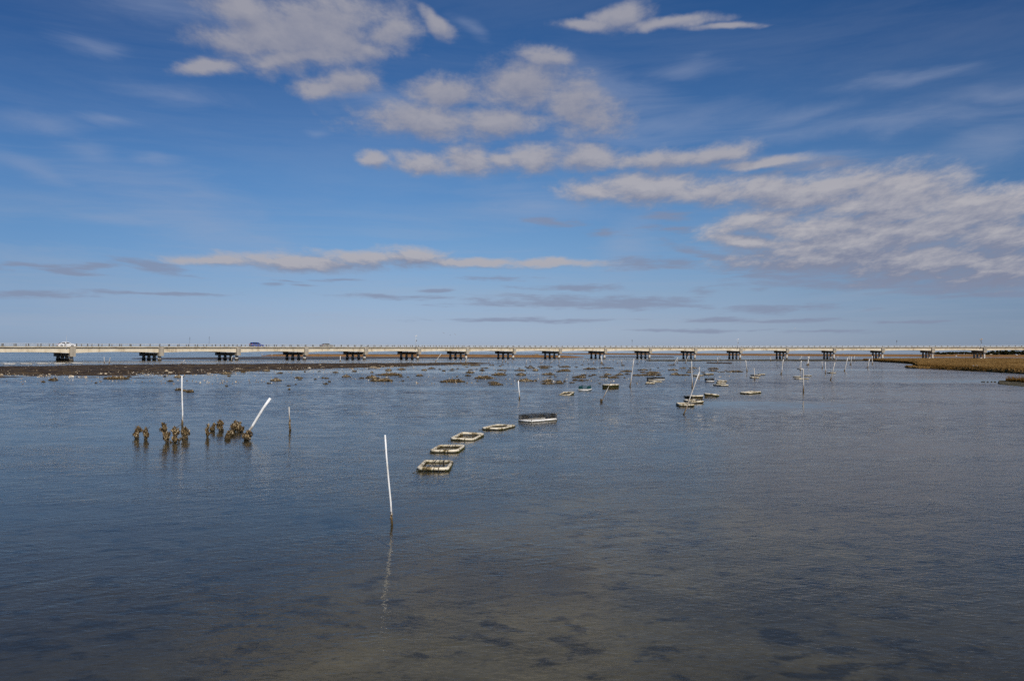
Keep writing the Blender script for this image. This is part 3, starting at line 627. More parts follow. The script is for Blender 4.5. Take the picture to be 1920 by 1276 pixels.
stake(1414,690,1415,712,1.5,'short upright white stake between small stacked floats','pvc_old')
stake(1468.8,673,1464.5,702,1.6,'pale stake leaning right between two groups of floats','pvc_old')
stake(1502.5,675.8,1500.3,694,1.5,'upright stake through the small float above the bent pipe','pvc_old')
stake(1517.2,668,1513,685,1.7,'right leaning one of two crossed white stakes','pvc_old')
stake(1515.3,668,1516.2,684.5,1.5,'upright one of two crossed white stakes','pvc_old')
stake(1541.4,677.5,1541.6,690.5,1.1,'short yellowish stake left of the upright white one, right of the crossed pair','pvc_old')
stake(1547.5,678.5,1547.7,700,1.3,'slim upright white stake right of the yellowish short one','pvc_old')
stake(1571.6,667.5,1566,677.5,1.1,'small far stake leaning right above the long leaning one','pvc_old')
stake(1565.6,679,1557.3,713,1.6,'long stake leaning right across the small single float','pvc_old')
stake(1589.6,670.5,1583,696,1.5,'pale stake leaning right, left of the marsh point','pvc_old')
stake(1596.6,668.5,1595,683,1.3,'upright stake with a small clump at its foot left of the marsh','pvc_old')
stake(1591.7,667.8,1591.7,675,1.8,'short stout pale stake just beyond the oyster bank at right','pvc_old')
stake(1602.6,667.5,1600.3,674.5,1.2,'small leaning stake nearest the left tip of the marsh','pvc_old')
stake(1630.5,672.6,1626.2,690,1.6,'leaning pale stake in front of the marsh edge','pvc_old')
stake(1635.4,667,1635.4,683,1.4,'upright white stake at the marsh edge','pvc_old')
stake(1444.8,669,1444.8,676.5,1.4,'short white stake on the far side of the oyster bank','pvc_old')
stake(1503.7,667.4,1498,675,1.1,'thin leaning stake on the oyster bank left of the crossed pair','pvc_old')
stake(1271.3,669.5,1263,683,1.2,'thin stake leaning right under a bridge span, left of the four pier columns','pvc_old')
stake(1290.4,667.4,1284.7,681,1.1,'thin leaning stake in front of the dark pier columns','pvc_old')
stake(1345.5,670,1345.6,679.5,1.2,'upright white stake on the low mud bar','pvc_old')
stake(1349.8,667.5,1349.7,673.5,.9,'faint thin stake just behind the low mud bar','pvc_old')
stake(827.6,662.7,816,678,1.3,'long thin stake leaning right under the bridge, left of centre','pvc_old')
stake(875.2,670.5,872.6,679.6,1.5,'short leaning stake by the sunlit pier column left of centre','pvc_old')
stake(950,671,947.2,678.3,1.3,'short stake with yellow foot leaning right near centre','pvc_old')
stake(638.5,667.4,637.4,677.5,1.5,'pale upright stake on a small dark bar before the bridge','pvc_old')
stake(435.5,667.4,433.3,677,1.3,'stake leaning right before the third visible pier','pvc_old')
stake(346.9,674.2,338.5,683,1.2,'thin stake leaning far right on the mudflat edge','pvc_old')
stake(206.8,670,204.3,681,1.2,'leaning stake, right one of a pair beyond the mudflat','pvc_old')
stake(195.4,669,195.4,681,1.2,'upright stake, left one of a pair beyond the mudflat','pvc_old')
stake(1048.4,676.3,1048.4,681,.9,'tiny upright stake in the far row of stakes near centre','pvc_old')
stake(491.2,662.8,491.2,667.2,1.0,'thin post at the left tip of the far marsh island','pvc_old')
stake(510.2,663,509.2,667.4,1.0,'thin leaning post on the far marsh island','pvc_old')
small=[(851,672.5,851,680.5,.7),(863.5,674,863.5,679,.7),(877.4,673,877.4,680,.7),(900,676,900,680,.6),(916.4,673.8,916.4,680,.7),(942.4,675,942.4,679.5,1.1),(952.4,677,952.3,681.8,1.1),(960,675,960,679,.6),(987.6,674.7,985.9,682.5,1.1),(994,674,994,679,1.1),(1012.4,677,1012.4,681,.6),(1018.2,676.8,1013,681.7,1.1),(1036,676.3,1031.8,680.7,1.1),(1038.4,673,1038.4,678,.6),(1058,674,1058,678.5,.7),(1080.5,678.3,1078.4,681.8,1.),(1094.3,673,1094.3,678.5,.8),(1102,674,1102,678,.5),(1113.4,676.3,1112.9,682,1.1),(1122.5,674,1122.5,677.5,.6),(1149.6,674.3,1149.6,678,.8),(1157.5,678,1157,681.5,.8),(1165.9,674,1165.6,681.7,1.1),(1198.5,676,1198.5,679,.7),(1270.4,674,1270.4,680.5,.8),(1314.5,672.5,1314.5,675.5,.8)]
for i,sm in enumerate(small,1):
    stake(*sm,f'tiny pale far stake, {ordn(i)} from the left in the distant row before the bridge','pvc_old',group='distant row of tiny stakes')
# bent pipe: upright with horizontal arm
def bentpipe():
    p=at(1506.4,735); r_=2.1/2/F*p.y; e=empty('bent_pipe',p); top=atY(1505.7,691.5,p.y)-p; H=top.z
    b=MB(); b.tube([(0,0,-.35),(0,0,H*.5),(top.x,0,H-.05),(top.x-.02,0,H-.012),(top.x-.06,0,H)],r_,9); b.build('pole',M['pvc_old'],e,True)
    b=MB(); w=4/F*p.y; b.tube([(top.x-.06,0,H),(top.x-.06-w,0,H+.005)],r_*1.05,9); b.build('arm',M['pvc_old'],e,True)
    b=MB(); b.tube([(0,0,-.2),(0,0,.1),(0,0,.3)],[r_*1.5,r_*1.4,r_*1.05],8); b.build('fouling',M['oyster'],e)
    tag(e,'tall upright grey pipe bent over at the top, beside low floats at right','pipe','stakes standing in the shallow water')
bentpipe()
# ---------------------------------------------------------------- oyster clumps
def clump_mesh(w,d,h,seed,n_=None,size=None,flat=1.):
    r=random.Random(seed); b=MB(); size=size or max(.11,min(.20,w*.11))
    n_=n_ or int(max(14,min(240,60*w*d/(size*size)/22*1.3)))
    hump=[(r.uniform(-.7,.7),r.uniform(.5,1)) for _ in range(3)]
    for i in range(n_):
        a=r.uniform(0,6.283); q=math.sqrt(r.random()); x=q*math.cos(a); y=q*math.sin(a)
        prof=(1-q**2.2)*(.45+.55*max(v*math.exp(-((x-c)/.4)**2) for c,v in hump))
        z=h*prof*r.uniform(.25,1.)*.85
        s_=size*r.uniform(.6,1.25)
        b.shard((x*w/2,y*d/2,z),s_*1.25,s_*.62,s_*.34,rrot(r))
    # mound of mud and shell underneath
    k=len(b.v); NU=14
    b.v.append(Vector((0,0,h*.45)))
    for rr_,zz in((.35,.42),(.7,.25),(.95,-.12/h*.5-.1)):
        for j in range(NU):
            a=6.283*j/NU; f_=rr_*(1+.15*r.uniform(-1,1)); b.v.append(Vector((math.cos(a)*w/2*f_,math.sin(a)*d/2*f_,h*zz)))
    for j in range(NU):
        j2=(j+1)%NU; b.f.append([k,k+1+j,k+1+j2]); b.m.append(0)
        for q in range(2):
            o_=k+1+q*NU; b.f.append([o_+j,o_+NU+j,o_+NU+j2,o_+j2]); b.m.append(0)
    return b
CL=[(97,713.2,16,6.5),(80,716.4,7,4.5),(179,718,4,1.5),(214,710.6,43,6),(241,706.7,9,3),(319,715,10,4),(308,706,5,2.5),(334,707.5,16,5),(334,731.5,13,5.5),(355,735,14,6),(345,733,10,4),(423.5,724,5,2.5),(516,714,19,6),(503,719,7,2),(541.7,730.5,4,2.5),(541,723.5,6,1.5),(554,721,4,1.5),(559,709,14,3.5),(562,712,5,2.2),(422,701,21,5),(428.6,705.6,6,3),(455,698,10,3),(498.4,695.5,14,4),(524,700,11,3),(590.6,711,5,2.7),(571,697,3,2.5),(598,696.5,6,1.5),
(628,698.5,11,2.5),(664,696.5,9,3),(649,706.7,16,4.5),(605,709,6,3),(612.5,709.6,8,2.8),(617,716,5,3.5),(610,720,9,2.7),(697,698.5,6,3),(677.6,709.5,9,3),(691.7,691.7,4,2),(728,694.5,12,4),(752,693,15,3.5),(727.6,703.7,45,6),(697,709.2,22,6),(713.5,714.6,39,6),(751,706.6,9,2.3),(764.6,707,3,2),(786.5,704.6,12,4),(755,714.6,5,2),(795,694,10,3.7),
(872,684.5,12,2.6),(890.6,685.3,20,3.6),(921.9,684.8,9,2),(941.7,684,5,1.6),(937.5,686.5,5,2),(875.5,688.3,6,1.6),(809,691,13,2.8),(824.5,692.5,4.5,2.4),(848.4,692,5.5,2.2),(858,691.5,4,2),(832,695.3,7,2.4),(847,694.8,9,1.6),(882,693.5,8,2.4),(893.7,692,3,1.5),(912.5,690,8,1.6),(905,690.2,9,1.2),(904,694.8,10,3.5),(881,699,15,4),(877,704.8,11,3),(857,706,3,2),(848,716.2,42,5.3),(907,709.7,31,6),(935.4,703.4,24,5),(941,694.8,16,1.9),(947,698.5,3,1.6),(973.4,690.8,5,2.2),(975,695,20,2.4),(977,703.6,18,5),(994.8,690,14,3),(986,687.5,5,2),(995,686.5,6,2),(894.8,715.2,3,1.6),(925,718,18,3.4),(930.7,721.6,23,3.8),(985.4,714.8,28,5.5),
(1004,694.8,11,5),(1022,687.6,26,2.8),(1020.8,690.8,17,2.8),(1047.4,685.6,4,2),(1058.9,688.2,20,2.8),(1081,688.2,6,1.7),(1092,683.7,5,1.2),(1104,682.6,4,1.2),(1130.5,683.6,5,1.4),(1107.3,692.1,23,3.3),(1137.5,690.3,25,2.3),(1058.3,695.8,22,4.8),(1047.4,697.7,8,2.2),(1028,702.7,22,5.2),(1168,685.2,6,2.2),(1195,682.9,5,1.5),(1175,696.8,20,3.4),(1140,702.7,13,4.3),(1094.3,703.9,11,3),(1086.5,708.2,23,4.6),(1114,703.2,9,3),(1107,705.2,8,1.8),(1041.7,706.2,6,2),(1032,707.6,4,1.8),(1027,715.2,20,5),(1028,720,22,4.6),(1049,719,16,3.8),(1047.5,714.8,10,2),(1058.9,715.6,5,3.6),(1079,713.2,10,2.8),(1090.6,713.9,11,2.8),(1133.4,707.2,17,3),(1151,708.4,19,3.4),(1163,702.6,12,4),(1156,704.3,9,2),(1177,701.7,9,2.4),(1194,704.4,16,3.2),(1171,708.3,5,1.6),(1198,694.2,5,2),(1072,718,10,1.6),(1101,713,7,1.6),(1004,714.2,7,3),(1125,719.2,4,2),
(1207,694,14,2.8),(1226,699.8,23,4.3),(1206,698.5,10,3),(1220,704,40,3.4),(1219.8,693,4,1.8),(1259.4,684.9,13,1.3),(1234,689.7,4,1.6),(1263,694.1,17,3.2),(1265.6,702.6,17,4),(1282.3,703.6,22,1.2),(1281,690.8,12,2.4),(1300.5,690.7,14,3.6),(1293.7,698.6,12,3),(1295,693.9,10,1.4),(1338.5,691.5,19,2.7),(1338,695.4,14,2.2),(1319,698.4,7,1.3),(1380,697.2,27,2.7),(1353,697.8,12,.9),(1361,694.9,5,1.8),(1458,685.6,4,.8),(1595,684.3,4,1.4),(1627,682.6,3,1.2),(1842,715.8,2,.8),(1846,715.8,2.4,.9),(1853,715.9,2,.7),(1860,716,3,.9),(1866.5,716.2,3,1)]
MUDC=[(134,705.5,11,3.8),(161.5,707.2,5,2.5),(77,704.6,8,2.2),(2,702.5,7,2.5),(312,695.5,7,4),(320,698.3,9,1.8),(352.6,697.7,9,3),(391.7,700,7,2),(206,686,12,2.2),(447,692.3,18,3),(700,689,14,4),(708,690,11,2),(718,686.8,8,2.2),(335,685.7,8,1.4),(236,688.7,4,1),(53,687.8,4,1.8),(93,701.6,3,1.8),(181,690.3,3,1.5),(143,697.8,3,1.6),(189,700.3,4,1.6),(198,700.3,4,1.8),(273,694.2,3,2),(486,690,5,2.5),(502,688.4,4,2),(600,684,6,1.6),(640,687,8,2),(580,689.5,7,1.8),(735,687,6,2),(771,684,6,1.8),(660,691.2,6,1.4),(604,688.5,9,1.8),(395,692.5,6,1.2),(389,688.8,3,1.6)]
rows=[(684.95,'row closest to the bridge'),(689.6,'second row from the bridge'),(694,'third row from the bridge'),(698.2,'fourth row from the bridge'),(702.2,'fifth row from the bridge'),(706,'sixth row from the bridge'),(710,'seventh row from the bridge'),(716.5,'eighth row from the bridge'),(999,'row nearest the viewer')]
def sizeword(w): return 'wide' if w>=24 else 'broad' if w>=15 else 'middling' if w>=9 else 'small' if w>=5 else 'tiny'
lo=0
for hi,rn in rows:
    sel=sorted([c for c in CL if lo<=c[1]<hi],key=lambda c:c[0]); lo=hi
    for i,(px,py,w,h) in enumerate(sel,1):
        p=at(px,py); q=p.y/F; W_=w*q*1.16; H_=max(.10,h*q*1.36); D_=max(W_*.6,.3)
        D_=min(D_,2.2)
        c=p+Vector((0,D_*.35,0))
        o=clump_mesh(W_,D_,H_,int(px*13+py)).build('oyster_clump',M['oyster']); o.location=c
        od=ordn(i) if i<=30 else f'{i}th'
        tag(o,f'{sizeword(w)} brown oyster clump, {od} from the left in the {rn}','oyster clump','oyster clumps breaking the shallow water')
for i,(px,py,w,h) in enumerate(sorted(MUDC),1):
    p=at(px,py,.1); q=p.y/F; W_=w*q; H_=max(.1,h*q*.8)
    o=clump_mesh(W_,W_*.5,H_,int(px*17),size=.13).build('shell_pile',M['shell_pale']); o.location=p+Vector((0,0,.03))
    od=ordn(i) if i<=30 else f'{ {31:"thirty-first",32:"thirty-second",33:"thirty-third"}.get(i,str(i)) }'
    tag(o,f'pale pile of oyster shells on the dark mudflat, {od} from the left','shell pile','shell piles on the mudflat')
# scattered single shells over mud and shallows (uncountable)
r=random.Random(5); b=MB()
for i in range(4000):
    if i<1700:
        px=r.uniform(-40,900); lo_=703-max(0,px-180)*.024; py=r.uniform(681.5,lo_)
        z=.16
    else:
        px=r.uniform(0,1400); py=r.uniform(684,720)-max(0,px-1200)*.06; z=.015
        if px<900 and r.random()<.35: py=703-max(0,px-180)*.024+r.uniform(0,5)
    p=at(px,py,z)
    if noise.noise(Vector((p.x*.09,p.y*.22,2)))+r.uniform(-.25,.25)<.02: continue
    s_=r.uniform(.06,.16)*(1 if i<1700 else 1.1)
    b.shard(p,s_*1.2,s_,s_*.6,rrot(r))
tag(b.build('scattered_shells',M['shell_pale']),'loose oyster shells strewn over the mudflat and shallows','shells',kind='stuff')
# ---------------------------------------------------------------- oyster-covered posts in front left
def encrusted(px,base,top,w,label,lean=0,seed=0,hook=None,arch=None,fat=1.):
    p=at(px,base); q=p.y/F; H_=(base-top)*q*1.02; W_=w*q; e=empty('encrusted_post',p); r=random.Random(seed*31+int(px))
    b=MB(); n_=int(70+150*H_*W_/.09*.6)
    lob=[(r.uniform(-.42,.42)*W_,r.uniform(-.2,.2)*W_,r.uniform(.12,.8)*H_,r.uniform(.16,.30)*W_) for _ in range(4)]
    for lx,ly,lz,lr in lob:
        for i in range(24):
            u=Vector((r.gauss(0,1),r.gauss(0,1),r.gauss(0,1))).normalized()*lr*r.uniform(.6,1.1); s_=r.uniform(.04,.085)
            b.shard((lx+u.x+lean*q*lz/H_,ly+u.y,lz+u.z),s_*1.7,s_*.75,s_*.35,rrot(r))
    n_=int(n_*.75)
    for i in range(min(260,n_)):
        t=r.random()**.8; prof=(.62+.38*math.sin(t*9+seed*1.7))*(1-.3*t)*(1 if t<.93 else .6)
        a=r.uniform(0,6.28); rad=W_*.46*prof*math.sqrt(r.uniform(.25,1))*fat
        s_=r.uniform(.05,.105)
        b.shard((lean*q*t+math.cos(a)*rad,math.sin(a)*rad*.8,t*H_-.01),s_*1.75,s_*.72,s_*.34,rrot(r))
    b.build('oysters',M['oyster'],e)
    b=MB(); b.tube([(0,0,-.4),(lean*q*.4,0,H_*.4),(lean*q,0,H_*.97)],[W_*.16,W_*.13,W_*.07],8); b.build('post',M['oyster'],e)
    if hook:
        b=MB(); pts=[]
        for k in range(9):
            t=k/8; pts.append((lean*q+hook[0]*q*math.sin(t*1.7)*1.,0,H_*.9+hook[1]*q*(math.sin(t*2.2))))
        b.tube(pts,.008,6); b.build('wire_hook',M['rope'],e)
    tag(e,label,'oyster post','oyster covered posts at left'); return e
encrusted(256,822,801,13,'slim oyster covered post with hooked tip, leftmost of the group',3,1,(-6,4))
encrusted(274,824,803,11,'small oyster covered post with hook curling right, second from the left',0,2,(7,4))
encrusted(314,829,794,15,'tall leaning column of oysters, left of three crowded together',-8,3,(6,2))
encrusted(328,829,802,17,'bulky oyster column, middle of three crowded together',0,4,(12,9),fat=1.1)
encrusted(345,823,802,18,'oyster mass around the foot of the slim upright white pipe',3,5,(-9,8),fat=1.15)
encrusted(389,819,797,7,'thin upright oyster column standing alone left of the arch',.5,6)
encrusted(397,808,795,9,'low oyster clump forming the left foot of an arch',5,7,(9,2),fat=1.1)
encrusted(414,808,789,13,'oyster lump forming the taller right side of the arch',-2,8,fat=1.15)
encrusted(437,809,790,14,'tall lump of oysters, left half of the big mass by the thick pipe',4,9,fat=1.25)
encrusted(449,809,792,18,'big rounded lump of oysters, right half of the mass by the thick pipe',-1,10,fat=1.25)
encrusted(430,817,808,13,'low oyster clump left of the thick leaning pipe base',3,11,fat=1.2)
encrusted(427,824,818,9,'smallest low oyster lump in front of the others',0,12,fat=1.2)
encrusted(461,825,808,19,'knobbly oyster clump gripping the foot of the thick leaning pipe',4,13,fat=1.1)
encrusted(1127.4,754.5,748.5,5,'ball of oysters at the foot of the thin leaning stake',0,14)
# ---------------------------------------------------------------- floats
def loop(w,l,c,z,n_=2):
    pts=[]
    for sx,sy,a0 in((1,1,0),(-1,1,90),(-1,-1,180),(1,-1,270)):
        cx=sx*(w/2-c); cy=sy*(l/2-c)
        for a in(a0+8,a0+82): pts.append((cx+c*math.cos(R(a)),cy+c*math.sin(R(a)),z))
    out=[]
    for i,p in enumerate(pts):
        q=pts[(i+1)%len(pts)]; p=Vector(p); q=Vector(q); m=max(1,int((q-p).length/.22))
        for k in range(m): out.append(p.lerp(q,k/m))
    return out
def lattice(b,w,l,z0,z1,step,th,topnet=False,r=None):
    def bar(p,q):
        p=Vector(p);q=Vector(q);d=q-p;L=d.length
        if L<1e-4:return
        M_=d.to_track_quat('X','Z').to_matrix(); b.box((p+q)/2,(L,th,th),mat=M_)
    def wall(ax,pos,len_):
        k=int(len_/step)
        for i in range(k+1):
            t=-len_/2+len_*i/k; p=(t,pos) if ax=='x' else (pos,t); bar((*p,z0),(*p,z1))
        for i in range(int((z1-z0)/step)+1):
            z=z0+(z1-z0)*i/max(1,int((z1-z0)/step)); a=(-len_/2,pos) if ax=='x' else (pos,-len_/2); c=(len_/2,pos) if ax=='x' else (pos,len_/2); bar((*a,z),(*c,z))
    wall('x',l/2,w); wall('x',-l/2,w); wall('y',w/2,l); wall('y',-w/2,l)
    if topnet:
        k=int(w/step)
        for i in range(k+1): t=-w/2+w*i/k; bar((t,-l/2,z1),(t,l/2,z1))
        k=int(l/step)
        for i in range(k+1): t=-l/2+l*i/k; bar((-w/2,t,z1),(w/2,t,z1))
def oyster_float(x,y,yaw,w,l,label,z=.045,cage=None,cagemat='net',tilt=(0,0),r_=.046,hang=.22,ropes=1,seed=0,deep=0.,pipe='float',netw=.018):
    rr=random.Random(seed+int(x*100)); e=empty('oyster_float',(x,y,z),yaw); e.rotation_euler=(R(tilt[0]+rr.uniform(-1.5,1.5)),R(tilt[1]+rr.uniform(-2,2)),yaw)
    b=MB(); pts=loop(w-2*r_,l-2*r_,.10,0); b.tube(pts,r_,12,closed=True); 
    b.build('pipe_frame',M[pipe],e,True)
    # net basket hanging inside
    b=MB(); lattice(b,w-2*r_-.06,l-2*r_-.06,-hang-deep,.025,.035,.014); b.build('net_basket',M['net_fouled'],e)
    # weed and oysters growing round the rim
    b=MB()
    P=loop(w,l,.13,0)
    for i in range(260 if deep==0 else 420):
        k=rr.randrange(len(P)); p=P[k].lerp(P[(k+1)%len(P)],rr.random())
        c=p*(1.0+rr.uniform(-.10,.015)); zz=-r_*.75+rr.uniform(-.03,.03)-(rr.random()*deep if deep else 0)
        s_=rr.uniform(.02,.045); b.shard((c.x,c.y,zz),s_*1.5,s_,s_*.6,rrot(rr))
    if deep:
        for i in range(500):
            k=rr.randrange(len(P)); p=P[k].lerp(P[(k+1)%len(P)],rr.random())*.93; s_=rr.uniform(.03,.06); b.shard((p.x,p.y,-rr.random()*deep-.02),s_*1.6,s_*1.2,s_*.6,rrot(rr))
    b.build('weed_growth',M['algae'],e)
    if ropes:
        b=MB()
        for i in range(ropes):
            xx=rr.uniform(-.25,.25)*w
            for sy in(-1,1):
                pts=[(xx+.01*math.sin(k),sy*(l/2-r_)+r_*1.15*math.cos(k*.7),r_*1.15*math.sin(k*.7)) for k in range(10)]; b.tube(pts,.010,6)
            b.tube([(xx,-l/2+r_,r_*.9),(xx+.1*w*rr.uniform(-1,1),0,-.02),(xx+rr.uniform(-.2,.2)*w,l/2-r_,r_*.9)],.009,6)
        b.tube([(-w/2+.1,-l/2,-.02),(-w/2+.02,-l/2-.12,-.04),(-w/2-.1,-l/2-.3,-.1)],.008,6)
        b.build('rope',M['rope'],e)
    if cage:
        ch,cw,cl=cage; b=MB(); lattice(b,w*cw,l*cl,.0,ch,.06,netw*.7,False); b.build('net_cage',M[cagemat],e)
        if cagemat=='net':
            b=MB()
            for i in range(150):
                side=rr.randrange(4); s_=rr.uniform(.016,.036)
                u=rr.uniform(-.5,.5)
                c=((u*w*cw,-l*cl/2),(u*w*cw,l*cl/2),(-w*cw/2,u*l*cl),(w*cw/2,u*l*cl))[side]
                b.shard((c[0],c[1],ch*(rr.random()**.6)),s_*1.4,s_,s_*.5,rrot(rr))
            b.build('shells',M['shell_pale'],e)
    tag(e,label,'oyster float','floating oyster growing trays'); return e
def fl(x0,x1,ybot,label,w=.86,l=1.62,**k):
    """front corners px x0..x1 at water row ybot; solve yaw from projected width"""
    p=at((x0+x1)/2,ybot); W_=(x1-x0)/F*(p.y+l*.3); big=math.hypot(w,l)
    W_=min(W_,big*.995); sgn=k.pop('sgn',1)
    a0=math.atan2(l,w)   # width(yaw)=w cos + l sin
    a=a0-math.acos(min(1,W_/big)); 
    if a<0: a=0; w=W_
    D_=w*math.sin(a)+l*math.cos(a)
    c=p+Vector((0,D_/2,0)); c.x=((x0+x1)/2-960)/F*c.y
    return oyster_float(c.x,c.y,sgn*-a,w,l,label,**k)
def quad(bl,br_,tl,tr,label,**k):
    A=at(*bl);B=at(*br_);C=at(*tl,.1);D=at(*tr,.1); ctr=(A+B+C+D)/4; w=((B-A).length+(D-C).length)/2; v=((C+D)-(A+B))/2; l=min(v.length,1.75)
    u=(B-A); yaw=(math.atan2(u.y,u.x)+math.atan2(v.y,v.x)-math.pi/2)/2; yaw=math.atan2(v.y,v.x)-math.pi/2
    return oyster_float(ctr.x,ctr.y,yaw,w,l,label,**k)
quad((778.5,883.2),(843.3,884.5),(796.8,859.2),(848.5,859.8),'nearest rectangular white pipe float with ropes across it',ropes=3)
quad((803.7,848.2),(860,849.5),(823.5,831.5),(871.6,832),'second nearest pipe float, tilted pale frame with a white fitting',ropes=2,seed=3)
quad((840,826.5),(886,828),(870,808.7),(909,810.7),'third pipe float of the diagonal line, dark water inside',ropes=1,seed=4,z=.06)
quad((901,805),(940.5,807.3),(932.3,793.3),(967,794.5),'fourth pipe float of the diagonal line, low and weedy',ropes=1,seed=5)
fl(969,1049,791.8,'white float carrying a black net cage full of shells',w=.86,l=1.75,cage=(.24,.9,.9),ropes=0,seed=6,pipe='pvc_float',netw=.024)
fl(1045,1079.5,741.3,'weedy oval-looking float left of the green netted one',seed=7,deep=.06,z=.09,tilt=(5,-4))
fl(1081,1112.5,731.9,'float with green net cage',seed=8,cage=(.28,.8,.8),cagemat='net_green',ropes=0,pipe='pvc_float',netw=.02)
fl(1127,1163.5,728.6,'raised weedy float behind the leaning stake with oyster ball',seed=9,deep=.22,z=.30,l=1.5,ropes=0)
fl(1207.7,1231,719.8,'pale float in front of the cage with the gull',seed=10,z=.09)
fl(1222,1239,716.6,'float squeezed behind another beside the dark cage',seed=11,z=.09,sgn=-1)
fl(1221,1249.5,712.6,'white float with low dark net cage on which a gull stands',seed=12,cage=(.26,.86,.86),ropes=0,netw=.026,pipe='pvc_float')
fl(1213.5,1224,713.6,'small dark netted box float left of the gull cage',seed=13,w=.7,l=.9,cage=(.3,.9,.9),ropes=0,netw=.026)
fl(1300,1318,704.9,'left one of two end to end floats behind the leaning pipe',seed=14,z=.10,sgn=-1)
fl(1315,1340,702.9,'right one of two end to end floats, long and pale',seed=15,z=.14,tilt=(0,-3))
fl(1299,1312,706.8,'thin awash float beside the short upright stake',seed=16,z=.01,w=.7,l=1.0,ropes=0)
fl(1321,1339.5,715.6,'small float with grey dome of netting',seed=17,cage=(.30,.86,.86),ropes=0,netw=.024,pipe='pvc_float')
fl(1344,1363,716,'rear float of the stack of three near centre right',seed=18,z=.10)
fl(1341,1363,719.2,'middle float of the stack of three near centre right',seed=19,z=.07)
fl(1339,1363.7,723.6,'front float of the stack of three near centre right',seed=20,z=.08,sgn=-1)
fl(1315.3,1354,744.3,'tipped pale float with green weed underside, right of the stacked three',seed=21,z=.14,tilt=(-3,4),deep=.08)
fl(1383,1432,738.8,'long pale weathered float lying alone at right of centre',seed=22,z=.10,deep=.04,l=1.9)
fl(1285,1315.6,747.4,'rear white float of three stacked by the long leaning pipe',seed=23,z=.14,tilt=(-2,0),sgn=-1)
fl(1285.5,1315.2,756,'middle dirty float of three stacked by the long leaning pipe',seed=24,z=.10,sgn=-1)
fl(1268,1301.3,762.7,'front open float of three stacked by the long leaning pipe',seed=25,z=.11,deep=.03)
fl(1409,1424,704.4,'left pale float behind the short white stake',seed=26,z=.10,sgn=-1)
fl(1420,1435.5,702.6,'right pale float joined to another behind the short white stake',seed=27,z=.10)
fl(1406.3,1421.7,708.9,'small weathered float in front of the short white stake',seed=28,z=.09)
fl(1484,1505,707.4,'dark mottled float left of the bent pipe',seed=29,z=.09,deep=.03)
fl(1502.5,1525,705.2,'flat pale float right of the bent pipe, rear one',seed=30,z=.07)
fl(1487,1519,710.9,'flat yellowish float crossing behind the bent pipe, front one',seed=31,z=.05,l=1.75)
fl(1496.7,1504.5,691.9,'tiny float hanging level with the arm of the bent pipe',seed=32,z=.08)
fl(1553,1565.3,699.9,'single small float crossed by a leaning stake at right',seed=33,z=.10,deep=.04)
for i,(a,b_,y_) in enumerate([(9,27,682.9),(40,59,682.6),(70,90,682.3),(102,122.5,682.2),(135.5,154,681.8)],1):
    fl(a,b_,y_,f'long low pale float beyond the mudflat, {ordn(i)} from the left',seed=40+i,l=2.25,w=1.0,z=.13,ropes=0,r_=.09,pipe='pvc_float',cage=(.16,.9,.9) if i!=1 else None,netw=.03)
# ---------------------------------------------------------------- birds
def bird(px,py,label,name='gull',size=.42,fly=False,Y=None,z=0,yaw=0,mat='feather',roll=0):
    p=at(px,py,z) if Y is None else atY(px,py,Y)
    e=empty(name,p,yaw); e.rotation_euler=(R(roll),0,yaw); s=size
    b=MB(); hh=0 if fly else .42*s
    prof=[(-.55,.02,.0),(-.42,.05,.01),(-.2,.13,0),(0,.17,0),(.2,.15,.03),(.33,.09,.11),(.40,.075,.19),(.47,.085,.22),(.54,.05,.22),(.57,.02,.215)]
    b.tube([(x*s,0,hh+z_*s*(1 if not fly else .35)) for x,_,z_ in prof],[q*s for _,q,_ in prof],8)
    o=b.build('body',M[mat],e,True)
    b=MB(); b.tube([(.56*s,0,hh+(.21 if not fly else .075)*s),(.68*s,0,hh+(.19 if not fly else .07)*s)],[.025*s,.006*s],5); b.build('beak',M['beak'],e)
    for sg in(-1,1):
        b=MB()
        if fly:
            pr=[(.22,.0,.03),(.26,.45,.20),(.12,.85,.22),(-.15,1.35,.08),(-.18,.9,.12),(-.08,.4,.1),(-.15,0,.03)]
            b.v+=[Vector((x*s,sg*y*s,z_*s)) for x,y,z_ in pr]+[Vector((x*s,sg*y*s,z_*s-.02*s)) for x,y,z_ in pr]
            k=len(pr); b.f+=[list(range(k)),list(range(k,2*k))[::-1]]+[[i,(i+1)%k,k+(i+1)%k,k+i] for i in range(k)]; b.m+=[0]*(k+2)
        else:
            b.tube([(.2*s,sg*.12*s,hh+.04*s),(-.1*s,sg*.15*s,hh+.04*s),(-.5*s,sg*.06*s,hh+.04*s)],[.05*s,.08*s,.02*s],6)
        b.build('wing',M['feather_grey'],e)
        if not fly:
            b=MB(); b.tube([(0,sg*.06*s,hh-.1*s),(.0,sg*.06*s,0)],.014*s,5); b.box((.04*s,sg*.06*s,.006),(.1*s,.06*s,.012)); b.build('leg',M['beak'],e)
    tag(e,label,'gull','gulls about the bay'); return e
bird(832,624,'gull in flight over the bridge, highest and leftmost of three',fly=True,Y=330,size=.52,yaw=1.2,mat='feather_grey',roll=25)
bird(844,628,'gull in flight over the bridge, lowest of three',fly=True,Y=330,size=.46,yaw=.5,mat='feather_grey',roll=-15)
bird(853.5,627,'gull in flight over the bridge, rightmost of three',fly=True,Y=330,size=.46,yaw=.3,mat='feather_grey',roll=30)
bird(1117,616,'left one of two small white gulls flying close together',fly=True,Y=420,size=.36,yaw=.3)
bird(1122.5,616.5,'right one of two small white gulls flying close together',fly=True,Y=420,size=.36,yaw=.1)
bird(1490.5,615.5,'white gull gliding alone in the sky at right',fly=True,Y=300,size=.55,yaw=2.6,roll=-20)
